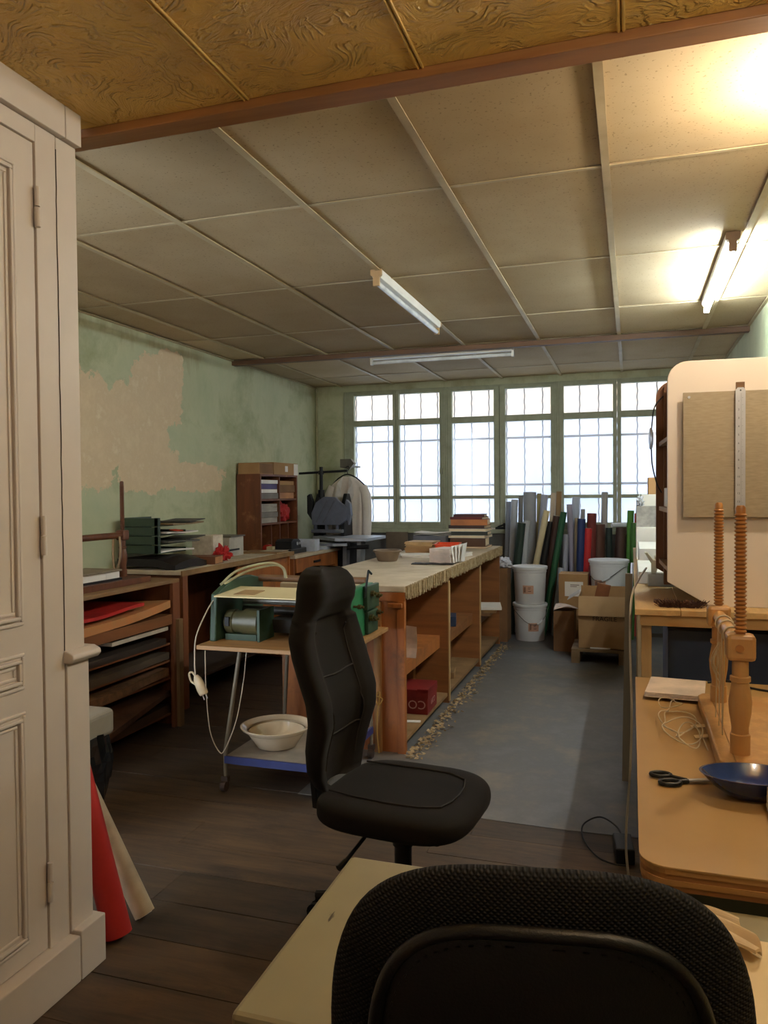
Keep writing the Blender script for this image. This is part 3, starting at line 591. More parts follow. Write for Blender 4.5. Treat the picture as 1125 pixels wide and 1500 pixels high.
def back(u, w):
    q = w*(len(lev)-1); i = min(int(q), len(lev)-2); f = q-i
    z, x, hw, th = [lev[i][k]*(1-f)+lev[i+1][k]*f for k in range(4)]
    a = 2*PI*u; c_, s_ = math.cos(a), math.sin(a)
    yy = hw*se(s_, .62); xx = th*se(c_, .75)
    bol = .030*max(0, (abs(yy)/hw)-.35)**1.5 if z < 1.01 else 0     # side bolsters come forward
    if c_ > 0 and abs(yy) < hw*.55 and z < 1.02: xx -= .012
    return (x+xx+bol+.04*(yy/hw)**2, yy, z)
bk = part('backrest', MB().grid(back, 56, 70, True), m_fab, t, local=True, smooth=True)
bk.modifiers.clear()
def bpt(y_, z):
    q = min(range(len(lev)-1), key=lambda i: 0 if lev[i][0] <= z <= lev[i+1][0] else 9); f = (z-lev[q][0])/(lev[q+1][0]-lev[q][0])
    x, hw, th = [lev[q][k]*(1-f)+lev[q+1][k]*f for k in (1, 2, 3)]
    yn = abs(y_)/hw; sn = min(1, yn**(1/.62)); cs = math.sqrt(max(0, 1-sn*sn))
    return (x+th*se(cs, .75)+.030*max(0, yn-.35)**1.5+.04*yn*yn-(.010 if yn < .55 else 0)+.001, y_, z)
for s_ in (-1, 1):
    part('seam', MB().tube([bpt(s_*(.110-.02*abs(z-.75)), z) for z in [.54+.02*k for k in range(23)]], .0028, 5), m_seam, bk, local=True)
for z0 in (.64, .83): part('seam', MB().tube([bpt(y_, z0+.35*max(0, abs(y_)-.02)*.3) for y_ in [-.108+.0108*k for k in range(21)]], .0028, 5), m_seam, bk, local=True)
def seat(u, w):
    ph = -PI/2+PI*w; a = 2*PI*u; cp, sp2 = math.cos(ph), math.sin(ph)
    x = .250*se(math.cos(a), .55)*se(cp, .45); y = .245*se(math.sin(a), .55)*se(cp, .45)
    z = .445+.050*se(sp2, .6)
    if sp2 > 0: z += .012*(abs(y)/.245)**2-.014*max(0, x/.25)**3-.008*(1-(x/.25)**2)
    return (x+.01, y, z)
st = part('seat', MB().grid(seat, 48, 24, True), m_fab, t, local=True, smooth=True); st.modifiers.clear()
zz = lambda x, y: .488+.012*(abs(y)/.245)**2-.014*max(0, x/.25)**3-.008*(1-(x/.25)**2)+.0075
part('seam', MB().tube([(x+.01, y, zz(x, y)) for x, y in [(-.20, -.14), (-.1, -.15), (0, -.155), (.10, -.15), (.16, -.12), (.175, -.06), (.178, 0), (.175, .06), (.16, .12), (.10, .15), (0, .155), (-.1, .15), (-.20, .14)]], .003, 5), m_seam, st, local=True)
part('seat_pan', B(-.18, .18, -.16, .16, .385, .408), m_black, t, local=True, bev=.01)
part('back_bracket', MB().prism([(-.33, .60), (-.315, .60), (-.29, .40), (-.15, .385), (-.15, .37), (-.31, .38)], -.035, .035, 'y'), m_black, t, local=True, bev=.003)
part('column', MB().lathe([(.042, .10), (.042, .20), (.028, .20), (.028, .30), (.034, .30), (.034, .386)], (0, 0, 0), 18), m_black, t, local=True, smooth=True)
part('lever', MB().cyl((-.06, -.10, .385), (-.09, -.23, .33), .006, n=8).cyl((-.09, -.23, .33), (-.10, -.26, .32), .009, n=8), m_black, t, local=True)
part('tension_knob', MB().cyl((.10, -.03, .39), (.105, -.035, .335), .026, .029, n=12), m_black, t, local=True, smooth=True)
for k in range(5):
    a = 2*PI*k/5+.66; c_, s_ = math.cos(a), math.sin(a)
    lg = part('base_arm', MB().loft([((.03*c_, .03*s_, .115), .026), ((.17*c_, .17*s_, .10), .020), ((.31*c_, .31*s_, .078), .015)], 8), m_black, t, local=True, smooth=True)
    e = Vector((.31*c_, .31*s_, .028)); n_ = Vector((-s_, c_, 0))
    part('castor', MB().cyl(e-n_*.022, e-n_*.004, .028, n=14).cyl(e+n_*.004, e+n_*.022, .028, n=14).cyl(e, e+Vector((0, 0, .05)), .006, n=6), m_black, lg, local=True, smooth=True)
# ================================================================== NEAR DESK
m_desk, nt, b = newmat('greyed_desk_lino')
v = coords(nt, 'Object'); n = noise(nt, v, 3, 4); c = ramp(nt, n, [(.3, (150, 142, 114)), (.7, (138, 129, 102))])
sc2 = noise(nt, coords(nt, 'Object', (1, .16, 1)), 52, 3, .5)
c = mixc(nt, ramp(nt, sc2, [(.69, (0, 0, 0)), (.72, (255, 255, 255))]), c, rgba((58, 48, 36)))
nt.links.new(c, b.inputs['Base Color']); b.inputs['Roughness'].default_value = .42
m_dmetal = P('desk_metal_greygreen', (134, 140, 120), (118, 122, 104), rough=.45)
t = thing('desk', 'grey-green metal desk in front of the padded chair', 'desk', (.1, 1.115, 0))
part('desk_top', B(-.51, .80, .895, 1.362, .70, .73), m_desk, t, bev=.008)
part('apron', MB().box(-.48, .77, 1.325, 1.335, .60, .70).box(-.48, -.47, .91, 1.325, .60, .70).box(.76, .77, .91, 1.325, .60, .70), m_dmetal, t)
for x in (-.47, .74):
    for y in (.92, 1.305): part('leg', B(x-.018, x+.018, y-.018, y+.018, 0, .70), m_dmetal, t, bev=.003)
box_thing('card_sheet', 'large cream card sheet lying on the grey-green desk', 'card', (.44, 1.085, .73), (.66, .37, .003), -.02, P('cream_sheet', (236, 214, 172), (228, 204, 160), rough=.6))
cl = MB()
def rag(u, w):
    x = .055+.115*u+.012*math.sin(5*w); y = 1.235+.085*w+.02*math.sin(3*u)-.035*u
    z = .741+.016*abs(math.sin(6.5*w+1.3*u))+.010*max(0, math.sin(3.2*u+2*w))*w
    return (x, y, z)
cl.sheet(rag, 22, 26, .005)
solid('rag', 'crumpled cream cloth rag on the edge of the cream card sheet', 'rag', cl, P('rag_cream', (226, 206, 172), (206, 182, 146), rough=.9))
# ================================================================== PADDED CHAIR NEAREST DESK
m_mesh, nt, b = newmat('knit_mesh_black')
v = coords(nt, 'Object')
def wv_(dx, sc):
    mp = nd(nt, 'ShaderNodeMapping'); mp.inputs['Rotation'].default_value = (0, dx, 0); nt.links.new(v, mp.inputs[0])
    w_ = nd(nt, 'ShaderNodeTexWave', bands_direction='X'); w_.inputs['Scale'].default_value = sc; nt.links.new(mp.outputs[0], w_.inputs[0]); return w_.outputs[1]
hm = math_(nt, 'MULTIPLY', wv_(.9, 72), wv_(-.9, 72))
nt.links.new(ramp(nt, hm, [(.05, (7, 6, 6)), (.5, (34, 31, 28))]), b.inputs['Base Color']); b.inputs['Roughness'].default_value = .8; b.inputs['Specular IOR Level'].default_value = .25; bump(nt, hm, b, .8, .003)
m_leath = P('black_leatherette', (20, 19, 19), (16, 15, 15), rough=.42, bmp=.25, bsc=300, spec=.5)
NX, NY, NR = -.092, .80, .17
t = thing('padded_chair', 'black mesh-edged office chair with a piped leatherette back panel', 'chair', (NX, NY, 0), NR)
def hwid(z):     # half width of the back at height z
    if z > .84: q = (z-.84)/(1.035-.84); return .232*max(0, 1-q**2.3)**(1/2.3)
    return .232-.05*((.84-z)/.32)**2
def outl(s, z0=.52, z1=1.035, off=0, n=48):
    pts = []
    for k in range(n+1):
        th = PI*k/n; pts.append(th)
    res = []
    for th in pts:
        c_, s_ = math.cos(th), math.sin(th)
        res.append((.232*s*se(c_, .78), z0+(z1-z0)*se(s_, .70)))
    return res
def pad(u, w):   # rounded cushion: ring profile across thickness, closed outline
    a = 2*PI*u; c_, s_ = math.cos(a), math.sin(a); ph = -PI/2+PI*w; cp, sp2 = se(math.cos(ph), .55), math.sin(ph)
    hz = .245; x = .236*se(c_, .66)*cp; z = .772+hz*se(s_, .66)*cp
    x *= 1-.12*max(0, (.70-z)/.3)
    return (x, .035+.036*se(sp2, .8)+.05*(z-.78)**2*0+.03*(x/.225)**2+(z-.78)*(-.05), z)
o = part('back_cushion', MB().grid(pad, 72, 24, True), m_mesh, t, local=True, smooth=True); o.modifiers.clear()
def pan(u, w, sc=1.0, dy=0):
    a = 2*PI*u; c_, s_ = math.cos(a), math.sin(a); r = w
    x = .178*se(c_, .60)*r*sc; z = .755+.215*se(s_, .60)*r*sc
    return (x, -.006-.008*(1-r**6)+.03*(x/.225)**2+(z-.78)*(-.05)+dy, z)
o2 = part('back_panel', MB().grid(pan, 64, 14, True), m_leath, t, local=True, smooth=True); o2.modifiers.clear()
part('piping', MB().loft([(pan(k/64, 1.0, 1.0, -.004), .0075) for k in range(65)], 10, False), m_leath, o2, local=True, smooth=True)
stt = MB()
for k in range(70):
    a, c_ = pan(k/70, 1.0, .925, -.004), pan(k/70+.005, 1.0, .925, -.004); stt.cyl(a, c_, .0012, n=5)
part('stitching', stt, P('stitch_grey', (34, 32, 31)), o2, local=True, kind='stuff')
part('seat', MB().cbox((0, .33, .44), (.46, .46, .07)), m_mesh, t, local=True, bev=.03)
part('back_bracket', MB().prism([(.0, .62), (.03, .62), (.06, .41), (.3, .40), (.3, .385), (.03, .385)], -.04, .04, 'x'), m_black, t, local=True)
part('column', MB().cyl((0, .33, .1), (0, .33, .405), .03, n=16), m_black, t, local=True, smooth=True)
for k in range(5):
    a = 2*PI*k/5+.3; c_, s_ = math.cos(a), math.sin(a)
    lg = part('base_arm', MB().loft([((.03*c_, .33+.03*s_, .115), .026), ((.26*c_, .33+.26*s_, .078), .016)], 8), m_black, t, local=True, smooth=True)
    e = Vector((.26*c_, .33+.26*s_, .028)); n_ = Vector((-s_, c_, 0))
    part('castor', MB().cyl(e-n_*.022, e+n_*.022, .028, n=14).cyl(e, e+Vector((0, 0, .05)), .006, n=6), m_black, lg, local=True, smooth=True)
# ================================================================== BROWN-TOPPED DESK
m_btop = P('brown_desk_lino', (176, 142, 92), (164, 130, 82), rough=.4, scale=3)
t = thing('work_desk', 'desk with a rounded brown top and plywood edge over a grey-green body', 'desk', (.41, 2.08, 0))
def rr(x0, x1, y0, y1, r, corners):
    out = []
    for (cx, cy, a0, on) in ((x0+r, y0+r, PI, 0 in corners), (x1-r, y0+r, 1.5*PI, 1 in corners), (x1-r, y1-r, 0, 2 in corners), (x0+r, y1-r, PI/2, 3 in corners)):
        if on: out += [(cx+r*math.cos(a0+PI/2*k/8), cy+r*math.sin(a0+PI/2*k/8)) for k in range(9)]
        else: out.append((cx+r*(-1 if cx < (x0+x1)/2 else 1), cy+r*(-1 if cy < (y0+y1)/2 else 1)))
    return out
DT = .78
part('top_surface', MB().prism(rr(.012, .80, 1.378, 2.775, .05, (0,)), DT-.004, DT, 'z'), m_btop, t, bev=.001)
for k in range(4):
    o = .0015*(k % 2)
    part('ply_layer', MB().prism(rr(.014+o, .80, 1.380+o, 2.773, .05, (0,)), DT-.004-.0095*(k+1), DT-.004-.0095*k, 'z'), WOOD('ply_%d' % (k % 2), ((196, 146, 88), (170, 116, 64))[k % 2], ((170, 120, 66), (140, 90, 46))[k % 2], 'x'), t)
part('body', MB().box(.036, .79, 1.405, 1.425, 0.02, DT-.042).box(.036, .056, 1.425, 2.755, .02, DT-.042).box(.036, .79, 2.735, 2.755, .02, DT-.042), m_dmetal, t, bev=.002)
part('side_strip', B(.026, .036, 1.43, 1.47, .03, DT-.05), P('strip_grey', (150, 150, 140)), t)
for x, y in ((.05, 1.42), (.77, 1.42), (.05, 2.74), (.77, 2.74)): part('foot', B(x-.015, x+.015, y-.015, y+.015, 0, .02), m_black, t)
# --- on the desk
pt = thing('paper_pad', 'white sheet pad at the far left corner of the brown desk', 'paper', (.135, 2.60, DT), -.10)
for k in range(4): part('sheet', MB().sheet(lambda u, w, k=k: (-.085+.17*u, -.135+.24*w+.005*k, .006+.003*k+.006*(1-w)*(1-w)), 6, 8, .0015), P('pad_white', (244, 226, 214)), pt, local=True)
cs = MB()
def loop(cx, cy, rx, ry, a0, z): return [(cx+rx*math.cos(a0+k*.5)*(1+.08*math.sin(k)), cy+ry*math.sin(a0+k*.5), z+.006*math.sin(k*.9)) for k in range(14)]
pts = [(.105, 2.50, DT+.003)]+loop(.108, 2.38, .034, .045, 1.2, DT+.02)+loop(.118, 2.22, .045, .10, 2.0, DT+.018)+loop(.125, 2.12, .046, .11, 2.6, DT+.022)+loop(.138, 2.08, .026, .10, 3.0, DT+.02)+[(.165, 2.2, DT+.006), (.178, 2.02, DT+.004)]
solid('string_coil', 'loose coil of off-white string lying on the brown desk', 'string', MB().tube([p for p in spline(pts, 5)], .0016, 6), m_cord, smooth=True)
for k, (x, y) in enumerate(((.178, 2.22), (.180, 2.13))): solid('tape_tag', ('cream cloth tape under the sewing frame, touching the string coil', 'cream cloth tape under the sewing frame, just past the string coil')[k], 'tape', MB().cbox((x, y, DT+.006), (.05, .022, .0015), .15, ry=-.12), m_paperc, 'cream tapes under the sewing frame')
t = thing('scissors', 'black-handled steel scissors lying open on the brown desk', 'scissors', (.10, 1.80, DT))
def ovl(cx, cy, rx, ry, rot): return [(cx+rx*math.cos(a)*math.cos(rot)-ry*math.sin(a)*math.sin(rot), cy+rx*math.cos(a)*math.sin(rot)+ry*math.sin(a)*math.cos(rot), DT+.006) for a in [2*PI*k/20 for k in range(21)]]
part('handle', MB().loft([(p, .0048) for p in ovl(.062, 1.812, .021, .013, .1)], 8, False).cyl((.08, 1.806, DT+.006), (.115, 1.790, DT+.006), .005, n=8), m_black, t, smooth=True)
part('handle', MB().loft([(p, .0048) for p in ovl(.080, 1.768, .022, .014, .35)], 8, False).cyl((.098, 1.778, DT+.006), (.118, 1.786, DT+.006), .005, n=8), m_black, t, smooth=True)
part('blade', MB().prism([(.112, 1.784), (.115, 1.796), (.165, 1.822), (.205, 1.842), (.165, 1.812)], DT+.004, DT+.0065), m_steel, t)
part('blade', MB().prism([(.112, 1.792), (.115, 1.782), (.165, 1.796), (.205, 1.812), (.165, 1.807)], DT+.0066, DT+.009), m_steel, t)
m_blue = P('blue_glaze', (28, 60, 132), (16, 34, 84), rough=.15, coat=.6)
t = thing('blue_dish', 'oval glossy blue dish with scraps on the brown desk', 'dish', (.243, 1.745, DT))
M_ = Matrix.Rotation(.10, 4, 'Z')
part('dish_body', MB(M_).lathe([(.04, 0), (.055, .004), (.082, .024), (.104, .046), (.108, .050), (.103, .050), (.080, .030), (.05, .012), (.001, .009)], (0, 0, 0), 40, 1.0, .62), m_blue, t, local=True, smooth=True)
dsm = MB()
for k in range(60): dsm.cbox((random.uniform(-.05, .05), random.uniform(-.028, .028), .010+random.uniform(0, .006)), (random.uniform(.004, .022), .004, .002), random.uniform(0, 6), random.uniform(-.3, .3))
part('scraps', dsm, P('scrap_tan', (196, 138, 88), (110, 100, 90), scale=60), t, local=True, kind='stuff')
part('eraser', MB().cbox((.045, .005, .022), (.03, .012, .008), .5, .1, -.4), P('eraser_pink', (222, 142, 96)), t, local=True)
pk = thing('white_box', 'white flat paper block at the right on the brown desk beside the blue dish', 'paper block', (.352, 1.575, DT), .05)
for k in range(6): part('sheet_bundle', MB().cbox((0, 0, .004+.008*k), (.18, .22, .0076), random.uniform(-.01, .01)), m_paper, pk, local=True)
solid('desk_cable', 'black cable running over the far edge of the brown desk', 'cable', MB().tube(spline([(.24, 2.74, DT+.004), (.30, 2.745, DT+.012), (.36, 2.70, DT+.005), (.44, 2.66, DT+.004), (.55, 2.62, DT+.004), (.7, 2.6, DT+.004)]), .0035), m_cable, smooth=True)
# --- sewing frames
def sewing_frame(label, loc, hs, w0, w1, yl, m_base, m_post, m_scr, hscr=.385+.18, two=True, thr=.0092, rs=.0122):
    """bookbinder's sewing frame: base, turned posts, wooden screws, nuts and cross bar; long side along Y"""
    t = thing('sewing_frame', label, 'sewing frame', loc); bh = .034
    part('base', MB().prism([(-yl/2, 0), (yl/2, 0), (yl/2, bh), (-yl/2, bh)], w0+.035, w1, 'x'), m_base, t, local=True, bev=.002)
    part('base_front', MB().prism([(w0+.012, -yl/2), (w0+.035, -yl/2), (w0+.035, yl/2), (w0+.012, yl/2-.0), (w0, yl/2-.025), (w0, -yl/2+.025)], 0, bh, 'z'), m_base, t, local=True, bev=.004)
    zn = .25
    for s_ in (-1, 1):
        y = s_*hs
        part('post', MB().lathe([(.022, bh), (.022, bh+.045), (.019, bh+.047), (.0185, bh+.060), (.024, bh+.095), (.0255, bh+.120), (.021, bh+.150), (.0185, bh+.165), (.0225, bh+.168), (.0225, bh+.178), (.018, bh+.180), (.018, zn)], (0, y, 0), 20), m_post, t, local=True, smooth=True)
        nb = part('nut', MB().cbox((0, y, zn+.030), (.062, .050, .060)), m_post, t, local=True, bev=.009)
        part('nut_pin', MB().cyl((-.004, y-.0245, zn+.03), (-.004, y-.0275, zn+.03), .009, n=10), m_scr, nb, local=True)
        prof = [(rs*.86, zn+.058)]; z = zn+.062
        while z < hscr-.024: prof += [(rs*.80, z), (rs*1.12, z+thr*.35), (rs*1.12, z+thr*.55), (rs*.80, z+thr*.9)]; z += thr
        prof += [(rs*.9, hscr-.020), (rs*.9, hscr-.006), (rs*.6, hscr)]
        sc_o = part('screw', MB().lathe(prof, (0, y, 0), 18), m_scr, t, local=True, smooth=True)
    part('cross_bar', MB().cyl((0, -hs, zn+.03), (0, hs, zn+.03), .0185, n=16), m_post, t, local=True, smooth=True)
    return t, zn
sf, zn = sewing_frame('pale beech sewing frame with two threaded wooden screws on the brown desk', (.238, 2.155, DT), .23, -.05, .50, .63, m_turn, m_turn, m_screw, hscr=.605)
for y in (-.15, -.08, 0.02, .10):
    part('cord_loop', MB().loft([((.021*math.cos(a), y, zn+.03+.021*math.sin(a)), .0025) for a in [2*PI*k/16 for k in range(17)]], 6, False), m_cord, sf, local=True)
for y in (-.10, -.02, .06): part('cord', MB().tube([(-.019, y, zn+.03), (-.022, y-.002, .15), (-.024, y, .034)], .0017, 5), m_cord, sf, local=True)
for y in (-.05, .02): part('tape', MB().cbox((-.02, y, .155), (.0008, .012, .24)), P('clear_tape', (206, 196, 178), rough=.4), sf, local=True)
fr_ = MB()
for k in range(8): fr_.tube(spline([(-.022, -.02+random.uniform(-.02, .02), zn-.0), (-.035+random.uniform(-.01, .01), -.03+random.uniform(-.03, .03), zn-.05), (-.028, -.03+random.uniform(-.04, .04), zn-.1+random.uniform(-.03, .03))], 4), .0012, 4)
part('frayed_cord', fr_, m_cord, sf, local=True, kind='stuff')
# ================================================================== PINE TRESTLE, SHELF UNIT
m_pine = WOOD('raw_pine', (222, 184, 128), (192, 148, 92), 'x', rough=.6)
m_piney = WOOD('raw_pine_y', (222, 184, 128), (192, 148, 92), 'y', rough=.6); m_pinez = WOOD('raw_pine_z', (206, 168, 116), (172, 132, 84), 'z', rough=.6)
PZ = .992
t = thing('pine_bench', 'raw pine trestle bench carrying the white-sided shelf unit', 'bench', (.41, 4.5, 0))
for k in range(5): part('top_plank', B(.012+.157*k, .012+.157*k+.155, 2.93, 6.1, PZ-.022, PZ), m_piney, t, bev=.002)
part('front_rail', B(.03, .79, 2.945, 2.967, PZ-.062, PZ-.022), m_pine, t, bev=.002)
part('side_rail', B(.034, .052, 2.967, 6.08, PZ-.075, PZ-.022), m_pinez, t)
for x in (.034, .755):
    for y in (2.968, 4.5, 6.04): part('leg', B(x, x+.036, y, y+.036, 0, PZ-.022), m_pinez, t, bev=.002)
box_thing('blue_locker', 'blue-grey painted metal locker under the pine bench', 'locker', (.44, 3.3, 0), (.62, .50, .90), 0, P('locker_blue', (66, 78, 104), (54, 64, 86), rough=.4))
for o in [bpy.data.objects['blue_locker']]: pass
solid('leaning_board', 'narrow weathered board leaning upright beside the pine bench', 'board', MB().prism([(-.045, .0), (-.01, 0), (.004, 1.02), (-.028, 1.02)], 3.9, 3.925, 'y'), WOOD('weathered_board', (112, 92, 62), (84, 66, 44), 'z'))
solid('metal_stake', 'thin bright metal bar standing behind the weathered board', 'bar', MB().cyl((-.03, 4.0, 0), (.004, 4.05, 1.06), .008, n=8), m_steel, smooth=True)
solid('white_cable', 'pale mains cable hanging from the pine bench down to the floor', 'cable', MB().tube(spline([(.06, 3.45, PZ+.10), (.03, 3.30, PZ+.07), (.0, 3.15, PZ+.01), (-.005, 3.05, .85), (.0, 2.99, .6), (-.005, 2.96, .4), (-.02, 2.93, .15), (-.012, 2.92, .008)]), .0045), m_wcable, smooth=True)
pa = thing('power_adapter', 'black power adapter on the floor under the brown desk', 'adapter', (-.03, 3.10, 0))
part('brick', MB().cbox((0, 0, .03), (.07, .15, .06), .1), m_black, pa, local=True, bev=.006)
part('cord', MB().tube(spline([(.0, .08, .03), (-.03, .22, .02), (-.10, .30, .02), (-.165, .22, .012), (-.155, .08, .010), (-.10, -.05, .010), (-.04, -.10, .012), (.02, -.10, .01)]), .0035), m_cable, pa, local=True, smooth=True)
# --- shelf unit with its white end panel towards the brown desk
m_white = P('white_melamine', (224, 212, 200), (218, 206, 194), rough=.4, scale=2)
m_brn = WOOD('unit_brown', (122, 76, 42), (96, 58, 30), 'z')
UX, UY = .128, 3.05
t = thing('shelf_unit', 'open brown shelf unit with a large rounded white end panel', 'shelf unit', (UX, UY, PZ), .045)
def panel_out(x1=.64, h=.905):
    o = [(.15, 0), (x1, 0), (x1, h)]; r = .07
    o += [(r-r*math.sin(a), h-r+r*math.cos(a)) for a in [PI/2*k/8 for k in range(9)]]
    return o+[(0, .088)]
ep = part('end_panel', MB().prism(panel_out(), 0, .02, 'y'), m_white, t, local=True, bev=.002)
part('end_panel', MB().prism(panel_out(), .54, .56, 'y'), m_brn, t, local=True)
part('back', B(.62, .635, .02, .54, 0, .9), m_brn, t, local=True)
part('top', B(.06, .62, .02, .54, .88, .9), m_brn, t, local=True)
for z in (.13, .36, .64): part('shelf', B(.012, .62, .02, .54, z-.018, z), WOOD('unit_shelf', (170, 130, 88), (136, 98, 60), 'y'), t, local=True)
part('inner_side', B(.03, .06, .50, .54, .02, .88), m_brn, t, local=True)
# board and ruler hung on the white panel
pb = thing('backing_board', 'grey-tan scratched board fixed to the white end panel', 'board', (.40, 3.04, 1.32), .045)
part('board', MB().cbox((0, -.003, .23), (.44, .006, .455)), P('scratched_tan', (162, 148, 126), (144, 130, 108), rough=.45, metal=.0, scale=30, stretch=(1, 1, 6)), pb, local=True, bev=.001)
for x in (-.2, .2): part('nail', MB().cyl((x, -.006, .44), (x, -.009, .44), .005, n=8), m_steel, pb, local=True)
rl = thing('steel_ruler', 'steel ruler hanging over the grey-tan board', 'ruler', (.372, 3.022, 1.345), .045)
part('blade', MB().prism([(-.0165, 0), (.0165, 0), (.0165, .432), (.010, .442), (-.010, .442), (-.0165, .432)], -.0022, 0, 'y'), m_steel, rl, local=True)
part('hook', MB().box(-.014, .014, .0002, .012, .438, .462), P('hook_brown', (110, 78, 48)), rl, local=True)
tk = MB()
for k in range(84): tk.box(-.0008, (.005 if k % 5 else .008), -.0026, -.0022, .005+.005*k, .0056+.005*k)
tk.cyl((0, -.0027, .432), (0, -.0022, .432), .003, n=10)
part('graduation', tk, P('ruler_ink', (60, 60, 66)), rl, local=True, kind='stuff')
dg = MB()
for k in range(1, 14): dg2 = text_mb(str(k), .010, Matrix.Translation((-.006, -.0024, .42-.03*k)) @ Matrix.Rotation(PI/2, 4, 'X'), .0001); dg.add(dg2.v, dg2.f)
part('numerals', dg, P('ruler_ink', (60, 60, 66)), rl, local=True)
# things in and on the unit
M0 = Matrix.Translation((UX, UY, PZ)) @ Matrix.Rotation(.045, 4, 'Z')
def inu(name, label, cat, x0, x1, y0, y1, z0, z1, mat): return solid(name, label, cat, MB(M0).box(x0, x1, y0, y1, z0, z1), mat, bev=.002)
inu('paper_bundle', 'bundle of crumpled white papers on the middle shelf of the unit', 'papers', .03, .2, .28, .5, .3605, .44, m_paper)
inu('green_binder', 'green binder standing on the bottom shelf of the unit', 'binder', .04, .28, .06, .12, .1305, .32, P('binder_green', (58, 100, 34)))
inu('red_tin', 'small red tin on the unit shelf beside the green binder', 'tin', .04, .12, .2, .28, .1305, .27, P('tin_red', (176, 56, 40)))
inu('brown_carton', 'brown carton filling the top shelf of the unit', 'carton', .08, .5, .08, .48, .6405, .80, m_cardd)
hg = thing('hanging_ladle', 'small round metal disc on wire hanging from the front of the shelf unit', 'metal disc', tuple(M0 @ Vector((-.02, .50, .42))))
part('wire', MB(M0).tube(spline([(.05, .545, .86), (-.005, .52, .80), (-.02, .50, .72), (-.022, .5, .66), (-.02, .5, .55), (.0, .5, .46), (.02, .51, .42)]), .003), m_iron, hg, smooth=True)
part('disc', MB(M0).loft([((-.034, .50, .655), .012), ((-.030, .50, .655), .045), ((-.022, .50, .655), .050), ((-.016, .50, .655), .03)], 18), m_steel, hg, smooth=True)
# boxes behind the unit on the pine bench
for lbl, c, d, mt in [
    ('long white carton lying on the pine bench behind the beige device', (.13, 4.05, PZ), (.20, .62, .055), P('white_card', (226, 222, 214), (214, 210, 200))),
    ('white carton with a seam in the row along the pine bench, second one', (.135, 4.70, PZ), (.19, .60, .115), P('white_card', (226, 222, 214))),
    ('tall white carton in the row along the pine bench, last one', (.135, 5.42, PZ), (.21, .72, .20), P('white_card', (226, 222, 214))),
    ('grey printed carton stacked on the last white carton', (.125, 5.30, PZ+.2005), (.19, .36, .13), P('grey_card', (164, 160, 154), (120, 118, 116), scale=20)),
    ('small tan carton at the top of the stack by the window', (.17, 5.44, PZ+.4055), (.13, .25, .11), m_card),
    ('low white carton between the grey printed and the tan carton', (.15, 5.40, PZ+.331), (.17, .3, .074), P('white_card', (226, 222, 214))),
    ('brown carton standing behind the white cartons on the pine bench', (.33, 4.9, PZ), (.14, .5, .22), m_cardd)]:
    box_thing('carton', lbl, 'carton', c, d, 0, mt)
solid('paper_wad', 'crumpled white plastic wad lying on the grey printed carton', 'wad', crumple((.055, 5.20, PZ+.331), (.04, .10, .06), 5, .7, 3.0), P('wad_white', (222, 224, 230)), smooth=False)
t = thing('tape_device', 'beige plastic clamp-like device on the pine bench beside the unit', 'device', (.13, 3.70, PZ))
m_bei = P('beige_plastic', (204, 198, 170), (190, 182, 154), rough=.4)
part('base', B(.07, .30, 3.64, 3.74, PZ, PZ+.055), P('device_grey', (168, 164, 152)), t, bev=.004)
part('arm', MB().prism([(.055, PZ+.15), (.068, PZ+.15), (.095, PZ+.115), (.21, PZ+.115), (.21, PZ+.09), (.115, PZ+.09), (.105, PZ+.055), (.085, PZ+.055), (.085, PZ+.10)], 3.66, 3.72, 'y'), m_bei, t, bev=.003)
part('grip', B(.10, .17, 3.655, 3.725, PZ+.116, PZ+.135), m_bei, t, bev=.006)
bb = MB()
for k in range(220):
    a = random.uniform(0, 6.28); x, y = .17+random.uniform(-.07, .07), 3.005+random.uniform(-.02, .02); bb.cyl((x, y, PZ+.002), (x+.03*math.cos(a), y+.02*math.sin(a), PZ+random.uniform(.008, .03)), .0014, n=3, caps=False)
solid('fibre_brush', 'dark red-brown fibre brush lying on the pine bench front', 'brush', bb, P('fibre_brown', (70, 38, 30)))
# ================================================================== LEFT RACK OF BOARDS
m_rack = WOOD('rack_wood', (132, 80, 42), (98, 56, 28), 'y'); m_rackz = WOOD('rack_wood_z', (128, 72, 38), (96, 52, 28), 'z')
RX0, RX1, RY0, RY1, RT = -3.36, -2.66, 2.95, 4.13, .905
t = thing('sheet_rack', 'low dark wooden rack of thin shelves stacked with sheets and boards', 'rack', (-3.0, 3.54, 0))
part('rack_top', B(RX0, RX1, RY0, RY1, RT-.022, RT), WOOD('rack_top_wood', (150, 112, 72), (116, 82, 50), 'y'), t, bev=.003)
part('end_panel', B(RX0, RX1, RY1-.022, RY1, 0, RT-.022), m_rackz, t); part('end_panel', B(RX0, RX1, RY0, RY0+.022, 0, RT-.022), m_rackz, t)
part('post', B(RX1-.02, RX1+.005, RY1-.08, RY1-.022, 0, RT-.022), m_rackz, t, bev=.002)
part('post', B(RX1+.005, RX1+.028, RY1-.055, RY1-.012, 0, .66), WOOD('pale_post', (142, 108, 68), (112, 82, 48), 'z'), t)
part('back_board', B(RX0, RX0+.01, RY0+.022, RY1-.022, 0, RT-.022), m_rackz, t)
lv = [.09, .205, .31, .415, .52, .64]
for k, z in enumerate(lv): part('rack_shelf', B(RX0+.01, RX1-.022 if k < 5 else RX1-.004, RY0+.022, RY1-.081 if k == 5 else RY1-.082, z-.012 if k < 5 else z-.005, z if k < 5 else z+.055), m_rack, t)
lv[5] = .695
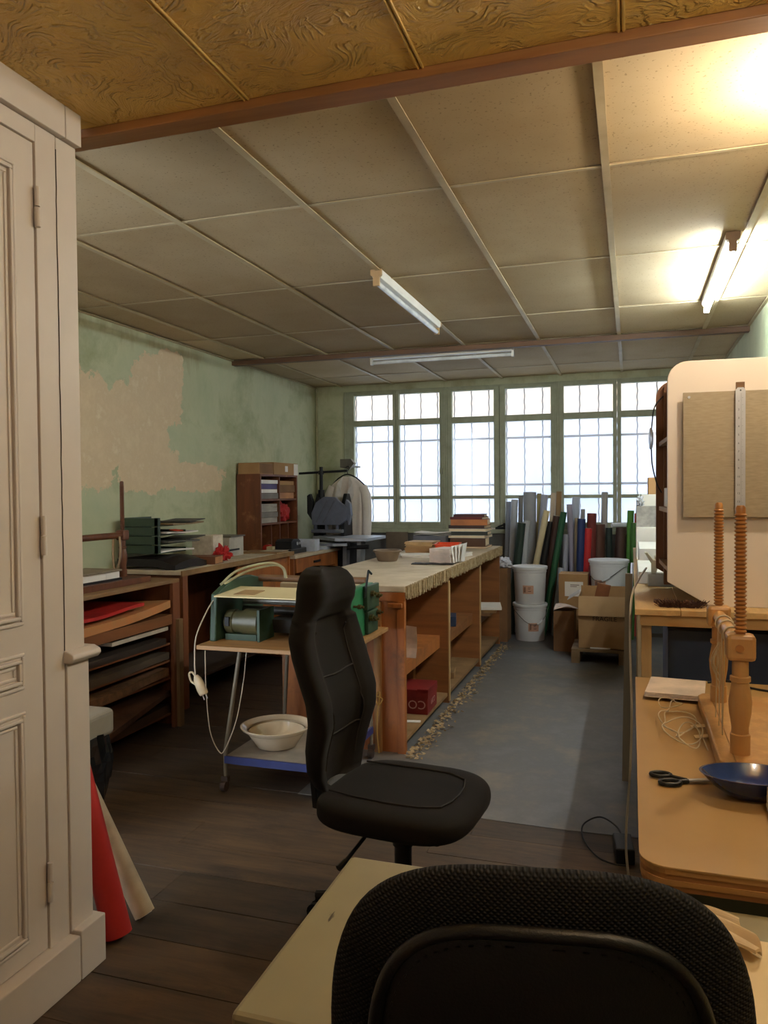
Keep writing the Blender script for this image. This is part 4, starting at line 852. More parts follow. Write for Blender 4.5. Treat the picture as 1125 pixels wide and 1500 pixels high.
def sheet_in(name, label, cat, z, x1, y0, y1, th, mat, droop=0, wav=.0, lift=0, tp=0, grp='sheets in the left rack'):
    f = lambda u, w: (RX0+.05+(x1-tp*w-RX0-.05)*u, y0+(y1-y0)*w, z+th+wav*(math.sin(6*w+2*u)+1)*.5-droop*max(0, u-.6)**2*6.25*(1-w)+lift*w**3*u)
    return solid(name, label, cat, MB().sheet(f, 10, 12, th), mat, grp)
sheet_in('red_sheet', 'bright red sheet on the upper shelf of the left rack', 'sheet', 0.765, RX1-.01, 3.0, 3.78, .018, P('sheet_red', (190, 40, 32)), wav=.02)
sheet_in('kraft_sheet', 'curled orange kraft sheet bundle under the bright red sheet', 'sheet', .6955, RX1+.005, 3.0, 4.02, .045, P('sheet_kraft', (196, 120, 66), (170, 128, 84)), lift=.045)
sheet_in('white_sheet', 'white board edge on the shelf below the red sheet', 'sheet', .60, RX1-.02, 3.5, 4.03, .022, P('sheet_white', (206, 190, 168)))
sheet_in('dark_board', 'dark board pile under the thick orange shelf edge of the rack', 'sheet', .5205, RX1-.015, 3.0, 4.0, .035, P('board_dark', (58, 46, 36)))
sheet_in('grey_board', 'grey board pile on the fourth level of the left rack', 'sheet', .4155, RX1-.015, 3.0, 4.03, .04, P('board_grey', (92, 76, 60)), wav=.01)
sheet_in('marbled_board', 'mottled brown board pile with a coloured edge in the left rack', 'sheet', .3105, RX1+.0, 3.0, 4.0, .045, P('board_mottled', (128, 90, 60), (84, 64, 44), scale=25), wav=.02)
sheet_in('bark_sheet', 'rough brown curling sheet drooping over the rack front', 'sheet', .2055, RX1+.16, 3.0, 4.02, .03, P('board_bark', (96, 62, 40), (62, 40, 26), bmp=.6, bsc=40), droop=.06, tp=.17)
sheet_in('bottom_board', 'worn brown board pile on the lowest level of the rack', 'sheet', .0905, RX1+.02, 3.0, 4.05, .05, P('board_worn', (88, 64, 44), (66, 48, 34)), tp=.05)
sf2, zn2 = sewing_frame('dark wooden sewing frame on top of the left rack', (-2.88, 3.62, RT), .255, -.33, .14, .66, m_dkturn, m_dkturn, m_dkturn, hscr=.60, thr=.008, rs=.0125)
part('thread_hank', MB().tube(spline([(.02, .20, .275), (.025, .20, .18), (.01, .195, .10), (-.01, .19, .08), (-.02, .19, .17), (-.018, .195, .28)], 6), .007, 6), P('hank', (160, 132, 100)), sf2, local=True, smooth=True)
bk_ = thing('ledger', 'grey cloth ledger with a white spine label on the dark sewing frame', 'ledger', (-2.93, 3.60, RT+.0342), 0)
part('cover', B(-.1, .15, -.24, .13, 0, .012), m_black, bk_, local=True); part('page_block', B(-.1, .14, -.23, .12, .012, .05), m_paper, bk_, local=True); part('cover', B(-.1, .15, -.24, .13, .05, .06), P('ledger_grey', (140, 124, 104)), bk_, local=True)
part('spine_label', B(.1405, .1425, .0, .115, .014, .048), m_paper, bk_, local=True)
# ================================================================== WASTE BIN, RED ROLL
BT_ = Matrix.Translation((-.15, 0, 0)) @ Matrix.Diagonal((1, 1, .95, 1))
t = thing('waste_bin', 'grey swing-top waste bin with a black bag hanging out', 'bin', (-2.33, 2.62, 0))
def bag(u, w):
    a = 2*PI*u; r = (.86+.05*math.sin(7*a+3*w)+.04*math.sin(13*a-5*w))*(1-.12*(1-w))
    return (-2.18+.19*r*se(math.cos(a), .6), 2.62+.16*r*se(math.sin(a), .6), .002+.43*w+.0*u)
def bagf(u, w):
    a = 2*PI*u; r = 1.10+.08*math.sin(9*a)*(1-w)+.05*math.sin(17*a+w*4)+.10*math.sin(PI*w)
    return (-2.18+.19*r*se(math.cos(a), .6), 2.62+.16*r*se(math.sin(a), .6), .44-.26*(1-w)-.04*math.sin(5*a)*(1-w))
m_bag = P('black_bag', (14, 14, 15), (10, 10, 10), rough=.22, spec=.6)
part('bin_body', MB(BT_).grid(bag, 40, 8, True).add([(-2.3, 2.5, .001), (-2.06, 2.5, .001), (-2.06, 2.74, .001), (-2.3, 2.74, .001)], [(0, 1, 2, 3)]), m_black, t)
part('bag', MB(BT_).grid(bagf, 60, 8, True), m_bag, t)
part('lid', MB(BT_).prism(rr(-2.39, -1.975, 2.44, 2.80, .04, (0, 1, 2, 3)), .415, .53, 'z'), P('bin_grey', (150, 142, 128), (138, 130, 116), rough=.4), t, bev=.02, seg=3)
def lean_roll(name, label, b0, t0, r, mat, endm, group, cat='roll'):
    t = thing(name, label, cat, b0, 0, group); b0, t0 = Vector(b0), Vector(t0); d = (t0-b0).normalized()
    up = Vector((0, 0, 1)); h = Vector((d.x, d.y, 0)).length
    base = b0+Vector((0, 0, r*h+.001))
    part('sheet', MB().cyl(base, t0, r, n=18), mat, t, smooth=True)
    part('core', MB().cyl(base-d*.002, base+d*.01, r*.72, n=14).cyl(t0-d*.01, t0+d*.002, r*.72, n=14), endm, t, smooth=True)
    return t
lean_roll('paper_roll', 'red paper roll leaning against the white panelled partition', (-1.565, 2.05, 0), ony(92, 1045, 2.08), .043, P('roll_red', (186, 42, 36), (170, 36, 32), rough=.5), m_paper, 'rolls by the partition')
lean_roll('paper_roll', 'cream paper roll leaning behind the red roll by the partition', (-1.55, 2.17, 0), ony(88, 1075, 2.21), .034, P('roll_cream', (206, 184, 150)), m_paper, 'rolls by the partition')
# ================================================================== LEFT WORKBENCH
LT = .92
t = thing('wall_bench', 'long brown workbench along the peeling green wall', 'workbench', (-3.1, 5.27, 0))
part('bench_top', B(-3.385, -2.81, 4.38, 6.14, LT-.028, LT), m_worn, t, bev=.003)
part('edge_strip', B(-2.81, -2.80, 4.38, 6.14, LT-.034, LT+.001), m_dusty, t)
part('end_panel', B(-3.37, -2.83, 4.42, 4.445, 0, LT-.028), m_rackz, t)
part('end_panel', B(-3.37, -2.83, 6.09, 6.115, 0, LT-.028), m_bench, t)
part('post', B(-2.835, -2.81, 4.40, 4.46, 0, LT-.034), m_rackz, t)
part('front_panel', B(-2.86, -2.84, 5.2, 6.09, .45, LT-.028), m_bench, t); part('back_board', B(-3.38, -3.37, 4.42, 6.11, 0, LT-.028), m_rackz, t)
part('low_shelf', B(-3.36, -2.86, 4.45, 6.09, .14, .16), P('shelf_grey', (92, 80, 70)), t)
m_lg = P('tray_green', (58, 74, 56), (44, 58, 44), rough=.4)
solid('portfolio', 'black leather portfolio lying under the green letter trays', 'portfolio', MB().sheet(lambda u, w: (-3.33+.45*u, 4.42+.40*w, LT+.07+.03*math.sin(3*w)*u-.045*max(0, u-.7)*3), 10, 10, .05), P('black_leather', (36, 29, 24), (28, 22, 19), rough=.45))
z0 = LT+.10
for k in range(4):
    t = thing('letter_tray', ('bottom green letter tray of the stack, holding white papers', 'second green letter tray, grey folders sticking out', 'third green letter tray, with an orange slip', 'top green letter tray holding tan folders')[k], 'letter tray', (-3.17, 4.69, z0+.062*k), 0, 'stacked green letter trays')
    x0, x1, y0, y1, zz_ = -.16, .13, -.22, .12, .0
    part('tray', MB().box(x0, x1, y0, y1, 0, .005).box(x0, x0+.006, y0, y1, .005, .06).box(x0, x1, y0, y0+.006, .005, .058).box(x0, x1, y1-.006, y1, .005, .03).box(x1-.03, x1, y0, y0+.03, .005, .06), m_lg, t, local=True, bev=.002)
    part('papers', MB().sheet(lambda u, w, k=k: (-.14+(.28+.03*(k % 2))*u, -.19+.40*w+.06*k*.5, .018+.004*math.sin(4*w+k)), 6, 8, .01), (m_paper, P('folder_grey', (92, 88, 80)), m_paper, P('folder_tan', (150, 124, 92)))[k], t, local=True)
    if k == 2: part('slip', MB().cbox((.15, -.03, .032), (.06, .09, .004), .1, ry=.15), m_or, t, local=True)
    if k in (1, 3): part('folder', MB().cbox((.04, .22, .030), (.24, .26, .006), .12, rx=.05), P('folder_dark', (74, 70, 66)), t, local=True)
pages('thick_book', 'thick brown leather book lying by the green trays', 'book', (-2.98, 4.93, LT), (.17, .26, .055), PI/2+.15, P('book_brown', (120, 72, 40), (92, 54, 30)), P('book_edge', (190, 132, 84)))
box_thing('white_carton', 'white printed carton beside the green letter trays', 'carton', (-3.12, 5.24, LT), (.18, .16, .19), .05, P('white_printed', (224, 212, 192), (196, 180, 158), scale=30))
rg = crumple((-2.955, 5.17, LT+.001), (.11, .12, .09), 3, .7, 2.6)
solid('red_cloth', 'crumpled red cloth in front of the white printed carton', 'cloth', rg, P('cloth_red', (190, 34, 34)))
t = thing('file_box', 'pale grey file box with a dark band on the wall bench', 'file box', (-3.20, 5.60, LT), .05)
part('case', B(-.13, .13, -.13, .13, 0, .155), P('filebox_grey', (190, 184, 172)), t, local=True, bev=.003); part('band', B(.1302, .132, -.13, .05, .045, .06), m_black, t, local=True); part('lid', B(-.13, .145, -.135, .135, .156, .166), P('filebox_lid', (120, 112, 100)), t, local=True)
solid('board_offcut', 'flat tan board offcut lying on the far end of the wall bench', 'board', MB().cbox((-3.0, 5.95, LT+.006), (.34, .28, .012), .1), m_dusty)
for k in range(2): solid('paper_sheet', ('large greyish sheet lying along the wall bench front', 'white sheet over the bench end beside the black box')[k], 'paper', MB().cbox(((-2.93, 5.55, LT+.002), (-2.93, 6.02, LT+.0125))[k], ((.2, .5, .003), (.2, .16, .003))[k], .05), P('greyish_sheet', (196, 180, 158)))
# second desk, shelf cabinet
t = thing('side_desk', 'brown side desk with a drawer next to the wall bench', 'desk', (-3.15, 6.75, 0)); DZ = .88
part('top', B(-3.385, -2.80, 6.16, 7.28, DZ-.03, DZ), m_worn, t, bev=.003)
dw = part('drawer', B(-2.83, -2.815, 6.22, 7.16, DZ-.16, DZ-.034), m_bench, t, bev=.002); part('pull', B(-2.815, -2.805, 6.6, 6.75, DZ-.10, DZ-.08), m_iron, dw)
part('end_panel', B(-3.36, -2.82, 6.165, 6.19, 0, DZ-.03), m_bench, t); part('end_panel', B(-3.36, -2.82, 7.17, 7.23, 0, DZ-.03), m_bench, t)
t = thing('pigeonhole', 'brown open pigeonhole cabinet against the wall filled with papers', 'cabinet', (-3.27, 6.6, DZ)); m_pg = WOOD('pigeon_wood', (120, 66, 34), (92, 48, 24), 'z', wear=(150, 106, 66))
cx0, cx1, cy0, cy1, cz1 = -3.385, -3.15, 6.2, 7.0, 1.585
part('side', B(cx0, cx1, cy0, cy0+.02, DZ, cz1), m_pg, t); part('side', B(cx0, cx1, cy1-.02, cy1, DZ, cz1), m_pg, t)
part('back', B(cx0, cx0+.008, cy0+.02, cy1-.02, DZ, cz1), m_pg, t); part('top', B(cx0, cx1, cy0, cy1, cz1, cz1+.018), m_pg, t)
for z in (DZ, 1.14, 1.36): part('shelf', B(cx0+.008, cx1-.004, cy0+.02, cy1-.02, z, z+.016), m_pg, t)
part('divider', B(cx0+.008, cx1-.006, 6.60, 6.615, 1.156, cz1), m_pg, t)
for y in (6.42, 6.6, 6.78): part('divider', B(cx0+.008, cx1-.006, y, y+.012, DZ+.016, 1.14), m_pg, t)
def stack(label, y0, y1, z0, hs, mats, grp):
    z = z0
    for k, (h, mt) in enumerate(zip(hs, mats)):
        solid('paper_file', label[k], 'file', MB().cbox((-3.262+random.uniform(-.008, .008), (y0+y1)/2, z+h/2), (.19, y1-y0, h*.94), random.uniform(-.03, .03)), mt, grp); z += h
m_pur = P('file_purple', (84, 72, 120)); m_g1 = P('file_grey', (172, 164, 152)); m_g2 = P('file_grey_dark', (130, 122, 112))
stack(['grey file at the bottom of the upper left pigeonhole', 'pale file below the purple binder', 'purple binder with a white label in the upper left pigeonhole', 'white file topping the upper left pigeonhole'], 6.225, 6.59, 1.3765, (.055, .035, .05, .035), (m_g2, m_paper, m_pur, m_paper), 'files in the upper pigeonholes')
stack(['orange-tan folder pile in the upper right pigeonhole', 'brown folder pile in the upper right pigeonhole', 'dark tan folder topping the upper right pigeonhole'], 6.63, 6.96, 1.3765, (.06, .07, .04), (P('folder_orange', (196, 134, 84)), m_cardd, m_card), 'files in the upper pigeonholes')
stack(['grey paper pile at the bottom of the lower left pigeonhole', 'pale grey paper pile in the lower left pigeonhole', 'grey paper bundle in the middle of the lower left pigeonhole', 'pale bundle topping the lower left pigeonhole'], 6.225, 6.58, 1.1565, (.05, .05, .045, .03), (m_g1, m_g2, m_g1, m_g1), 'files in the lower pigeonholes')
rg = crumple((-3.262, 6.79, 1.1565), (.18, .29, .175), 8, .35, 2.2)
solid('red_bag', 'red cloth bag stuffed in the lower right pigeonhole', 'bag', rg, P('bag_red', (172, 26, 26)), smooth=True)
solid('red_funnel', 'small red plastic cone lying before the pigeonhole cabinet', 'cone', MB().loft([((-3.11, 6.24, DZ+.047), .045), ((-3.11, 6.31, DZ+.075), .012)], 14), P('cone_red', (196, 44, 36)), smooth=True)
t = thing('carton', 'open-ended tan carton on top of the pigeonhole cabinet, nearest the wall bench', 'carton', (-3.27, 6.38, cz1+.018)); part('box', B(-.1, .11, -.18, .10, 0, .10), m_card, t, local=True, bev=.002); part('flap', MB().cbox((.112, -.04, .05), (.003, .26, .09)), m_cardd, t, local=True)
t = thing('carton', 'long tan carton with white labels on top of the pigeonhole cabinet', 'carton', (-3.27, 6.80, cz1+.018)); part('box', B(-.1, .11, -.30, .24, 0, .115), m_card, t, local=True, bev=.002); part('label', B(.1102, .112, -.06, -.0, .03, .085), m_paper, t, local=True); part('label', B(.1102, .112, .14, .235, .0, .11), m_paper, t, local=True)
t = thing('black_device', 'black boxy stamping device on the side desk', 'device', (-2.98, 6.42, DZ)); part('base', B(-.1, .1, -.17, .17, 0, .045), m_black, t, local=True, bev=.004); part('head', MB().prism([(-.12, .045), (.10, .045), (.08, .11), (.04, .13), (-.08, .13), (-.12, .11)], -.08, .08, 'x'), m_iron, t, local=True, bev=.004); part('dial', MB().cyl((.081, .0, .09), (.088, 0, .09), .015, n=12).cyl((.081, .05, .09), (.088, .05, .09), .012, n=12), m_steel, t, local=True)
box_thing('beige_block', 'beige block standing left of the black device', 'block', (-3.05, 6.19, DZ), (.06, .05, .075), 0, P('block_beige', (204, 184, 146)))
for k in range(2): box_thing('envelope_stack', ('blue-white envelope stack behind the black device', 'white sheet stack at the front of the side desk')[k], 'envelopes', ((-2.93, 6.72, DZ), (-2.92, 7.02, DZ))[k], ((.2, .16, .11), (.22, .3, .03))[k], .1, P('bluish_paper', (200, 206, 222)))
# ================================================================== BOARD CUTTER, COAT
m_cg = P('cutter_grey', (112, 117, 132), (92, 97, 110), rough=.45, metal=.2)
CT = Matrix.Translation((-.13, 0, 0))
t = thing('board_cutter', 'grey cast-iron paper guillotine with a black spindle and cross handle', 'guillotine', (-2.88, 7.45, 0))
part('base', MB(CT).box(-3.02, -2.60, 7.32, 7.62, 0, .90), m_iron, t, bev=.01)
part('table', MB(CT).prism([(-2.62, 6.98), (-2.30, 7.02), (-2.28, 7.55), (-2.62, 7.6), (-3.0, 7.6), (-3.0, 7.32), (-2.86, 7.2)], .955, .985), P('table_pale', (186, 194, 208), (164, 170, 182), rough=.35), t, bev=.003)
part('table_ledge', MB(CT).prism([(-2.84, 7.0), (-2.62, 6.92), (-2.5, 7.0), (-2.6, 7.2), (-2.84, 7.2)], .91, .935), P('ledge_pale', (160, 166, 178)), t)
for s_ in (-2.98, -2.68): part('upright', MB(CT).prism([(7.34, .985), (7.6, .985), (7.58, 1.32), (7.52, 1.42), (7.44, 1.42), (7.36, 1.30)], s_-.02, s_+.02, 'x'), m_iron, t, bev=.006)
part('blade_plate', MB(CT).prism([(-2.99, 1.10), (-2.69, 1.10), (-2.60, 1.16), (-2.61, 1.28), (-2.68, 1.33), (-2.74, 1.385), (-2.86, 1.39), (-2.95, 1.33), (-3.0, 1.22)], 7.29, 7.335, 'y'), m_cg, t, bev=.006)
part('blade_rib', MB(CT).cbox((-2.80, 7.285, 1.24), (.012, .012, .26), ry=.5).cbox((-2.88, 7.285, 1.24), (.012, .012, .26), ry=.5), P('rib_light', (104, 108, 120)), t)
part('clamp_bar', MB(CT).box(-3.0, -2.66, 7.28, 7.34, 1.02, 1.055), P('rib_light', (104, 108, 120)), t, bev=.006)
for x in (-2.96, -2.84, -2.72): part('guide_rod', MB(CT).box(x-.012, x+.012, 7.30, 7.33, 1.055, 1.10), m_cg, t)
part('side_ear', MB(CT).prism([(-2.60, 1.10), (-2.57, 1.20), (-2.58, 1.32), (-2.62, 1.36), (-2.64, 1.28), (-2.61, 1.18)], 7.30, 7.36, 'y'), m_cg, t, bev=.004)
part('side_ear', MB(CT).prism([(-3.0, 1.15), (-3.05, 1.22), (-3.05, 1.40), (-3.02, 1.42), (-2.99, 1.34)], 7.30, 7.36, 'y'), m_iron, t, bev=.004)
part('spindle', MB(CT).cyl((-2.95, 7.45, .985), (-2.95, 7.45, 1.70), .018, n=12).cyl((-2.95, 7.45, 1.38), (-2.95, 7.45, 1.46), .035, n=12).cyl((-2.95, 7.45, 1.62), (-2.95, 7.45, 1.66), .03, n=12), m_iron, t, smooth=True)
part('cross_handle', MB(CT).cyl((-3.20, 7.45, 1.635), (-2.66, 7.45, 1.655), .013, n=10), m_iron, t, smooth=True)
part('front_leg', MB(CT).prism([(7.0, 0), (7.06, 0), (7.20, .955), (7.06, .955)], -2.42, -2.38, 'x'), P('leg_pale', (140, 142, 146)), t)
part('front_leg', MB(CT).prism([(7.15, 0), (7.21, 0), (7.30, .955), (7.2, .955)], -2.62, -2.58, 'x'), P('leg_pale', (140, 142, 146)), t)
part('side_guide', MB(CT).cyl((-2.30, 7.06, .90), (-2.52, 7.06, .89), .022, n=12), m_iron, t, smooth=True)
CT2 = Matrix.Translation((-.08, 0, 0))
t = thing('lab_coat', 'pale beige work coat hanging on a black hanger beside the window', 'coat', (-2.88, 7.70, .9)); m_coat = P('coat_cloth', (222, 212, 202), (206, 194, 182), rough=.9)
def coat(u, w):
    a = 2*PI*u; z = 1.60-.66*w
    q = min(1, w/.15); hw = .045+.150*q**.75 if w < .15 else .195+.03*(w-.15)
    dp = .035+.045*min(1, w*3); f = .014*math.sin(9*a+3*w)*min(1, w*3)
    return (-2.80+hw*se(math.cos(a), .8), 7.70+(dp+f)*math.sin(a), z)
part('body', MB(CT2).grid(coat, 56, 26, True), m_coat, t, smooth=True)
for s_ in (-1, 1):
    part('sleeve', MB(CT2).loft([((-2.80+s_*.165, 7.70, 1.49), .05), ((-2.80+s_*.205, 7.69, 1.40), .056), ((-2.80+s_*.222, 7.675, 1.25), .052), ((-2.80+s_*.225, 7.665, 1.10), .05), ((-2.80+s_*.222, 7.655, .98), .046)], 16), m_coat, t, smooth=True)
    part('lapel', MB(CT2).add([(-2.80+s_*.035, 7.655, 1.605), (-2.80+s_*.085, 7.612, 1.53), (-2.80+s_*.105, 7.598, 1.40), (-2.80+s_*.015, 7.598, 1.20), (-2.80+s_*.040, 7.594, 1.45)], [(0, 1, 4), (1, 2, 4), (2, 3, 4)]), P('coat_lapel', (236, 230, 224)), t)
part('front_opening', MB(CT2).tube([(-2.80, 7.604, 1.20), (-2.797, 7.606, 1.08), (-2.80, 7.606, .95)], .003, 5), P('coat_shadow_line', (120, 108, 98)), t)
part('hanger', MB(CT2).tube(spline([(-2.985, 7.70, 1.50), (-2.90, 7.70, 1.585), (-2.80, 7.70, 1.625), (-2.70, 7.70, 1.585), (-2.60, 7.70, 1.50)], 6), .007).tube(spline([(-2.80, 7.70, 1.625), (-2.80, 7.70, 1.66), (-2.775, 7.70, 1.69), (-2.80, 7.70, 1.71), (-2.82, 7.70, 1.695)], 5), .004), m_black, t, smooth=True)
hk = thing('coat_hook', 'small grey wooden hook block on the pier beside the window', 'hook', (-2.91, 7.72, 1.66)); part('arm', MB(CT2).box(-2.85, -2.79, 7.713, 8.083, 1.705, 1.722), P('hook_grey', (110, 104, 92)), hk); part('block', MB(CT2).prism([(-2.90, 1.70), (-2.80, 1.68), (-2.74, 1.74), (-2.78, 1.79), (-2.90, 1.79)], 7.74, 7.80, 'y'), P('hook_grey', (110, 104, 92)), hk)
# ================================================================== ROLLS BY THE WINDOW
ROWS = {1: (7.69, 7.73), 2: (7.78, 7.82), 3: (7.87, 7.91), 4: (7.955, 7.995)}
ASSIGN = [4, 3, 4, 4, 1, 2, 4, 3, 1, 4, 3, 2, 2, 1, 1, 2, 3, 4, 2, 1, 4, 1, 2, 3, 4, 2, 3, 2, 1, 4, 3]
def C_(n, c): return P('roll_'+n, c, shade(c, .88), rough=.6, scale=3)
rolls = [  # top px, lower px on the same axis, width px, row, colour, label
    ((745, 735), (741, 900), 8, 3, (150, 156, 168), 'slim blue-grey roll at the bench end of the roll row'),
    ((754, 732), (747, 900), 10, 2, (190, 196, 208), 'pale blue-white roll leaning beside the slim blue-grey roll'),
    ((763, 726), (761, 900), 7, 3, (140, 138, 136), 'slim dark grey roll behind the pale rolls'),
    ((776, 721), (776, 900), 19, 3, (166, 168, 174), 'thick grey roll standing tallest beside the window mullion'),
    ((764, 766), (747, 925), 12, 1, (44, 62, 54), 'very dark green roll leaning in front by the bench end'),
    ((772, 763), (764, 860), 10, 1, (198, 202, 210), 'pale grey roll leaning behind the two stacked buckets'),
    ((790, 723), (788, 860), 7, 3, (176, 164, 116), 'slim yellowish roll beside the thick grey roll'),
    ((798, 725), (786, 860), 10, 2, (168, 172, 190), 'pale violet-grey roll crossing the cream tilted roll'),
    ((801, 748), (784, 830), 9, 1, (206, 190, 152), 'cream roll tilted strongly behind the stacked buckets'),
    ((811, 722), (803, 860), 8, 3, (204, 186, 158), 'cream-beige roll rising to the window mullion'),
    ((819, 720), (813, 860), 8, 3, (150, 118, 78), 'tan kraft roll rising in front of the window mullion'),
    ((806, 764), (795, 830), 9, 2, (30, 28, 28), 'black roll slanting between the cream and dark brown rolls'),
    ((817, 756), (807, 830), 13, 2, (66, 40, 30), 'dark brown thick roll beside the black slanting roll'),
    ((826, 750), (803, 880), 9, 1, (32, 84, 54), 'bottle green roll slanting down to the stacked buckets'),
    ((822, 832), (812, 920), 9, 1, (188, 194, 208), 'short pale blue roll standing right of the stacked buckets'),
    ((829, 783), (827, 860), 8, 1, (170, 172, 186), 'grey-lilac short roll behind the labelled carton'),
    ((834, 739), (839, 860), 8, 2, (186, 180, 200), 'pale lilac roll behind the labelled carton'),
    ((844, 728), (838, 860), 11, 3, (196, 206, 222), 'pale sky-blue roll with a wide top'),
    ((845, 759), (844, 860), 6, 2, (176, 158, 126), 'slim beige roll beside the navy roll'),
    ((852, 760), (849, 860), 11, 1, (36, 54, 104), 'navy blue roll behind the labelled carton'),
    ((854, 746), (853, 860), 6, 3, (166, 166, 166), 'slim grey roll peeping over the navy roll'),
    ((862, 774), (857, 870), 10, 1, (204, 46, 48), 'bright red roll beside the navy roll'),
    ((867, 752), (865, 860), 13, 2, (118, 46, 42), 'maroon roll behind the bright red roll'),
    ((876, 768), (875, 860), 20, 2, (98, 62, 48), 'thick brown roll behind the single bucket'),
    ((886, 721), (883, 860), 9, 3, (172, 168, 164), 'tall grey roll standing before the right-hand window'),
    ((892, 773), (893, 860), 9, 2, (30, 44, 40), 'black-green roll above the single bucket'),
    ((910, 772), (904, 860), 14, 2, (74, 52, 44), 'dark umber roll beneath the lying white roll'),
    ((924, 748), (920, 870), 9, 2, (84, 142, 56), 'bright green roll beside the white cartons'),
    ((929, 766), (926, 870), 8, 1, (66, 112, 46), 'leaf green roll in front of the bright green roll'),
    ((936, 733), (930, 860), 7, 3, (150, 176, 188), 'pale teal roll behind the white cartons'),
    ((932, 752), (930, 860), 5, 2, (190, 72, 60), 'thin coral roll between the green and teal rolls')]
for ri, ((tx_, ty_), (lx, ly), wpx, row, colr, lbl) in enumerate(rolls):
    row = ASSIGN[ri]
    yb, yt = ROWS[row]; top = ony(tx_, ty_, yt)
    k = (925-ty_)/(ly-ty_); bx_, by_ = tx_+(lx-tx_)*k, 925
    bot = ony(bx_, by_, yb); bot.z = 0
    lean_roll('material_roll', lbl, bot, top, wpx*.5*7.95/FPX*.98, C_(lbl.split()[0]+'_%d' % (wpx*7+row+int(tx_)), colr), P('roll_end', (206, 196, 180)), 'rolls standing by the window')
solid('lying_roll', 'white roll lying across the tops of the dark rolls', 'roll', MB().cyl(ony(896, 769.5, 7.83), ony(917, 768.5, 7.88), .022, n=14), P('roll_white', (226, 226, 230)), smooth=True)
# ================================================================== BUCKETS, CARTONS
m_buck = P('bucket_white', (228, 228, 230), (218, 218, 220), rough=.4)
def bucket(label, loc, R=.158, H=.345, ang=0, lid=True, handle=True):
    t = thing('bucket', label, 'bucket', loc, ang, 'white plastic buckets')
    part('pail', MB().lathe([(R*.86, 0), (R*.88, .004), (R*.97, H-.06), (R*1.0, H-.055), (R*1.0, H-.03), (R*.97, H-.028), (R*.97, H-.012), (R*.9, H-.012), (R*.8, .01), (.001, .008)], (0, 0, 0), 32), m_buck, t, local=True, smooth=True)
    if lid: part('lid', MB().lathe([(R*.98, H-.028), (R*1.06, H-.028), (R*1.07, H-.005), (R*1.04, H), (R*.96, H), (R*.94, H-.006), (.001, H-.006)], (0, 0, 0), 32), m_buck, t, local=True, smooth=True)
    lb = MB(); n_ = 8
    for k in range(n_):
        a0, a1 = -PI/2-.35+.7*k/n_, -PI/2-.35+.7*(k+1)/n_
        def q(a, z): r = R*(.88+.09*z/(H-.06))+.001; return (r*math.cos(a), r*math.sin(a), z)
        lb.add([q(a0, .10), q(a1, .10), q(a1, .18), q(a0, .18)], [(0, 1, 2, 3)])
    lo = part('label', lb, P('bucket_label', (214, 170, 146), (196, 150, 128)), t, local=True)
    tb = MB()
    for z, w in ((.16, .18), (.147, .14), (.125, .20)):
        for k in range(4):
            a0, a1 = -PI/2+.0+w*k/4, -PI/2+w*(k+.8)/4; r = R*(.88+.09*z/(H-.06))+.002
            tb.add([(r*math.cos(a0), r*math.sin(a0), z-.003), (r*math.cos(a1), r*math.sin(a1), z-.003), (r*math.cos(a1), r*math.sin(a1), z+.003), (r*math.cos(a0), r*math.sin(a0), z+.003)], [(0, 1, 2, 3)])
    for k in range(3): a0 = -PI/2-.26+.04*k; r = R*.945+.002; tb.add([(r*math.cos(a0), r*math.sin(a0), .115), (r*math.cos(a0+.022), r*math.sin(a0+.022), .115), (r*math.cos(a0+.03), r*math.sin(a0+.03), .165), (r*math.cos(a0+.008), r*math.sin(a0+.008), .165)], [(0, 1, 2, 3)])
    part('lettering', tb, P('label_ink', (96, 60, 50)), lo, local=True)
    if handle:
        pts = [((R+.006)*math.cos(a), (R+.006)*math.sin(a), H-.06-.13*math.sin(a+PI)**2) for a in [PI+PI*k/16 for k in range(17)]]
        part('handle', MB().tube(pts, .0028, 6), P('handle_grey', (96, 92, 90)), t, local=True)
        part('grip', MB().tube([pts[k] for k in (9, 10, 11)], .009, 8), m_buck, t, local=True)
    return t
bucket('lower white bucket of the two stacked ones, with a loose handle', (-.912, 7.60-.0+.0, 0) if False else (-.93, 7.46, 0), .155, .355, .35)
bucket('upper white bucket of the two stacked ones, with a lid', (-.93, 7.46, .3555), .158, .355, .0, handle=False)
t = thing('tall_carton', 'tall brown carton with a white label, standing by the rolls', 'carton', (-.51, 7.42, 0), 0)
part('box', B(-.135, .125, -.12, .13, 0, .655), m_card, t, local=True, bev=.002); part('label', B(-.08, .085, -.1215, -.12, .45, .585), m_paper, t, local=True)
part('lettering', MB().box(-.03, .05, -.1222, -.1215, .552, .558).box(-.03, .03, -.1222, -.1215, .538, .543), P('label_ink', (96, 60, 50)), t, local=True)
t = thing('support_carton', 'brown carton under the single white bucket', 'carton', (-.185, 7.38, 0)); part('box', B(-.17, .17, -.2, .2, 0, .43), m_cardd, t, local=True, bev=.002)
bucket('single white bucket standing on a brown carton behind the open carton', (-.20, 7.40, .4305), .172, .36, -.5)
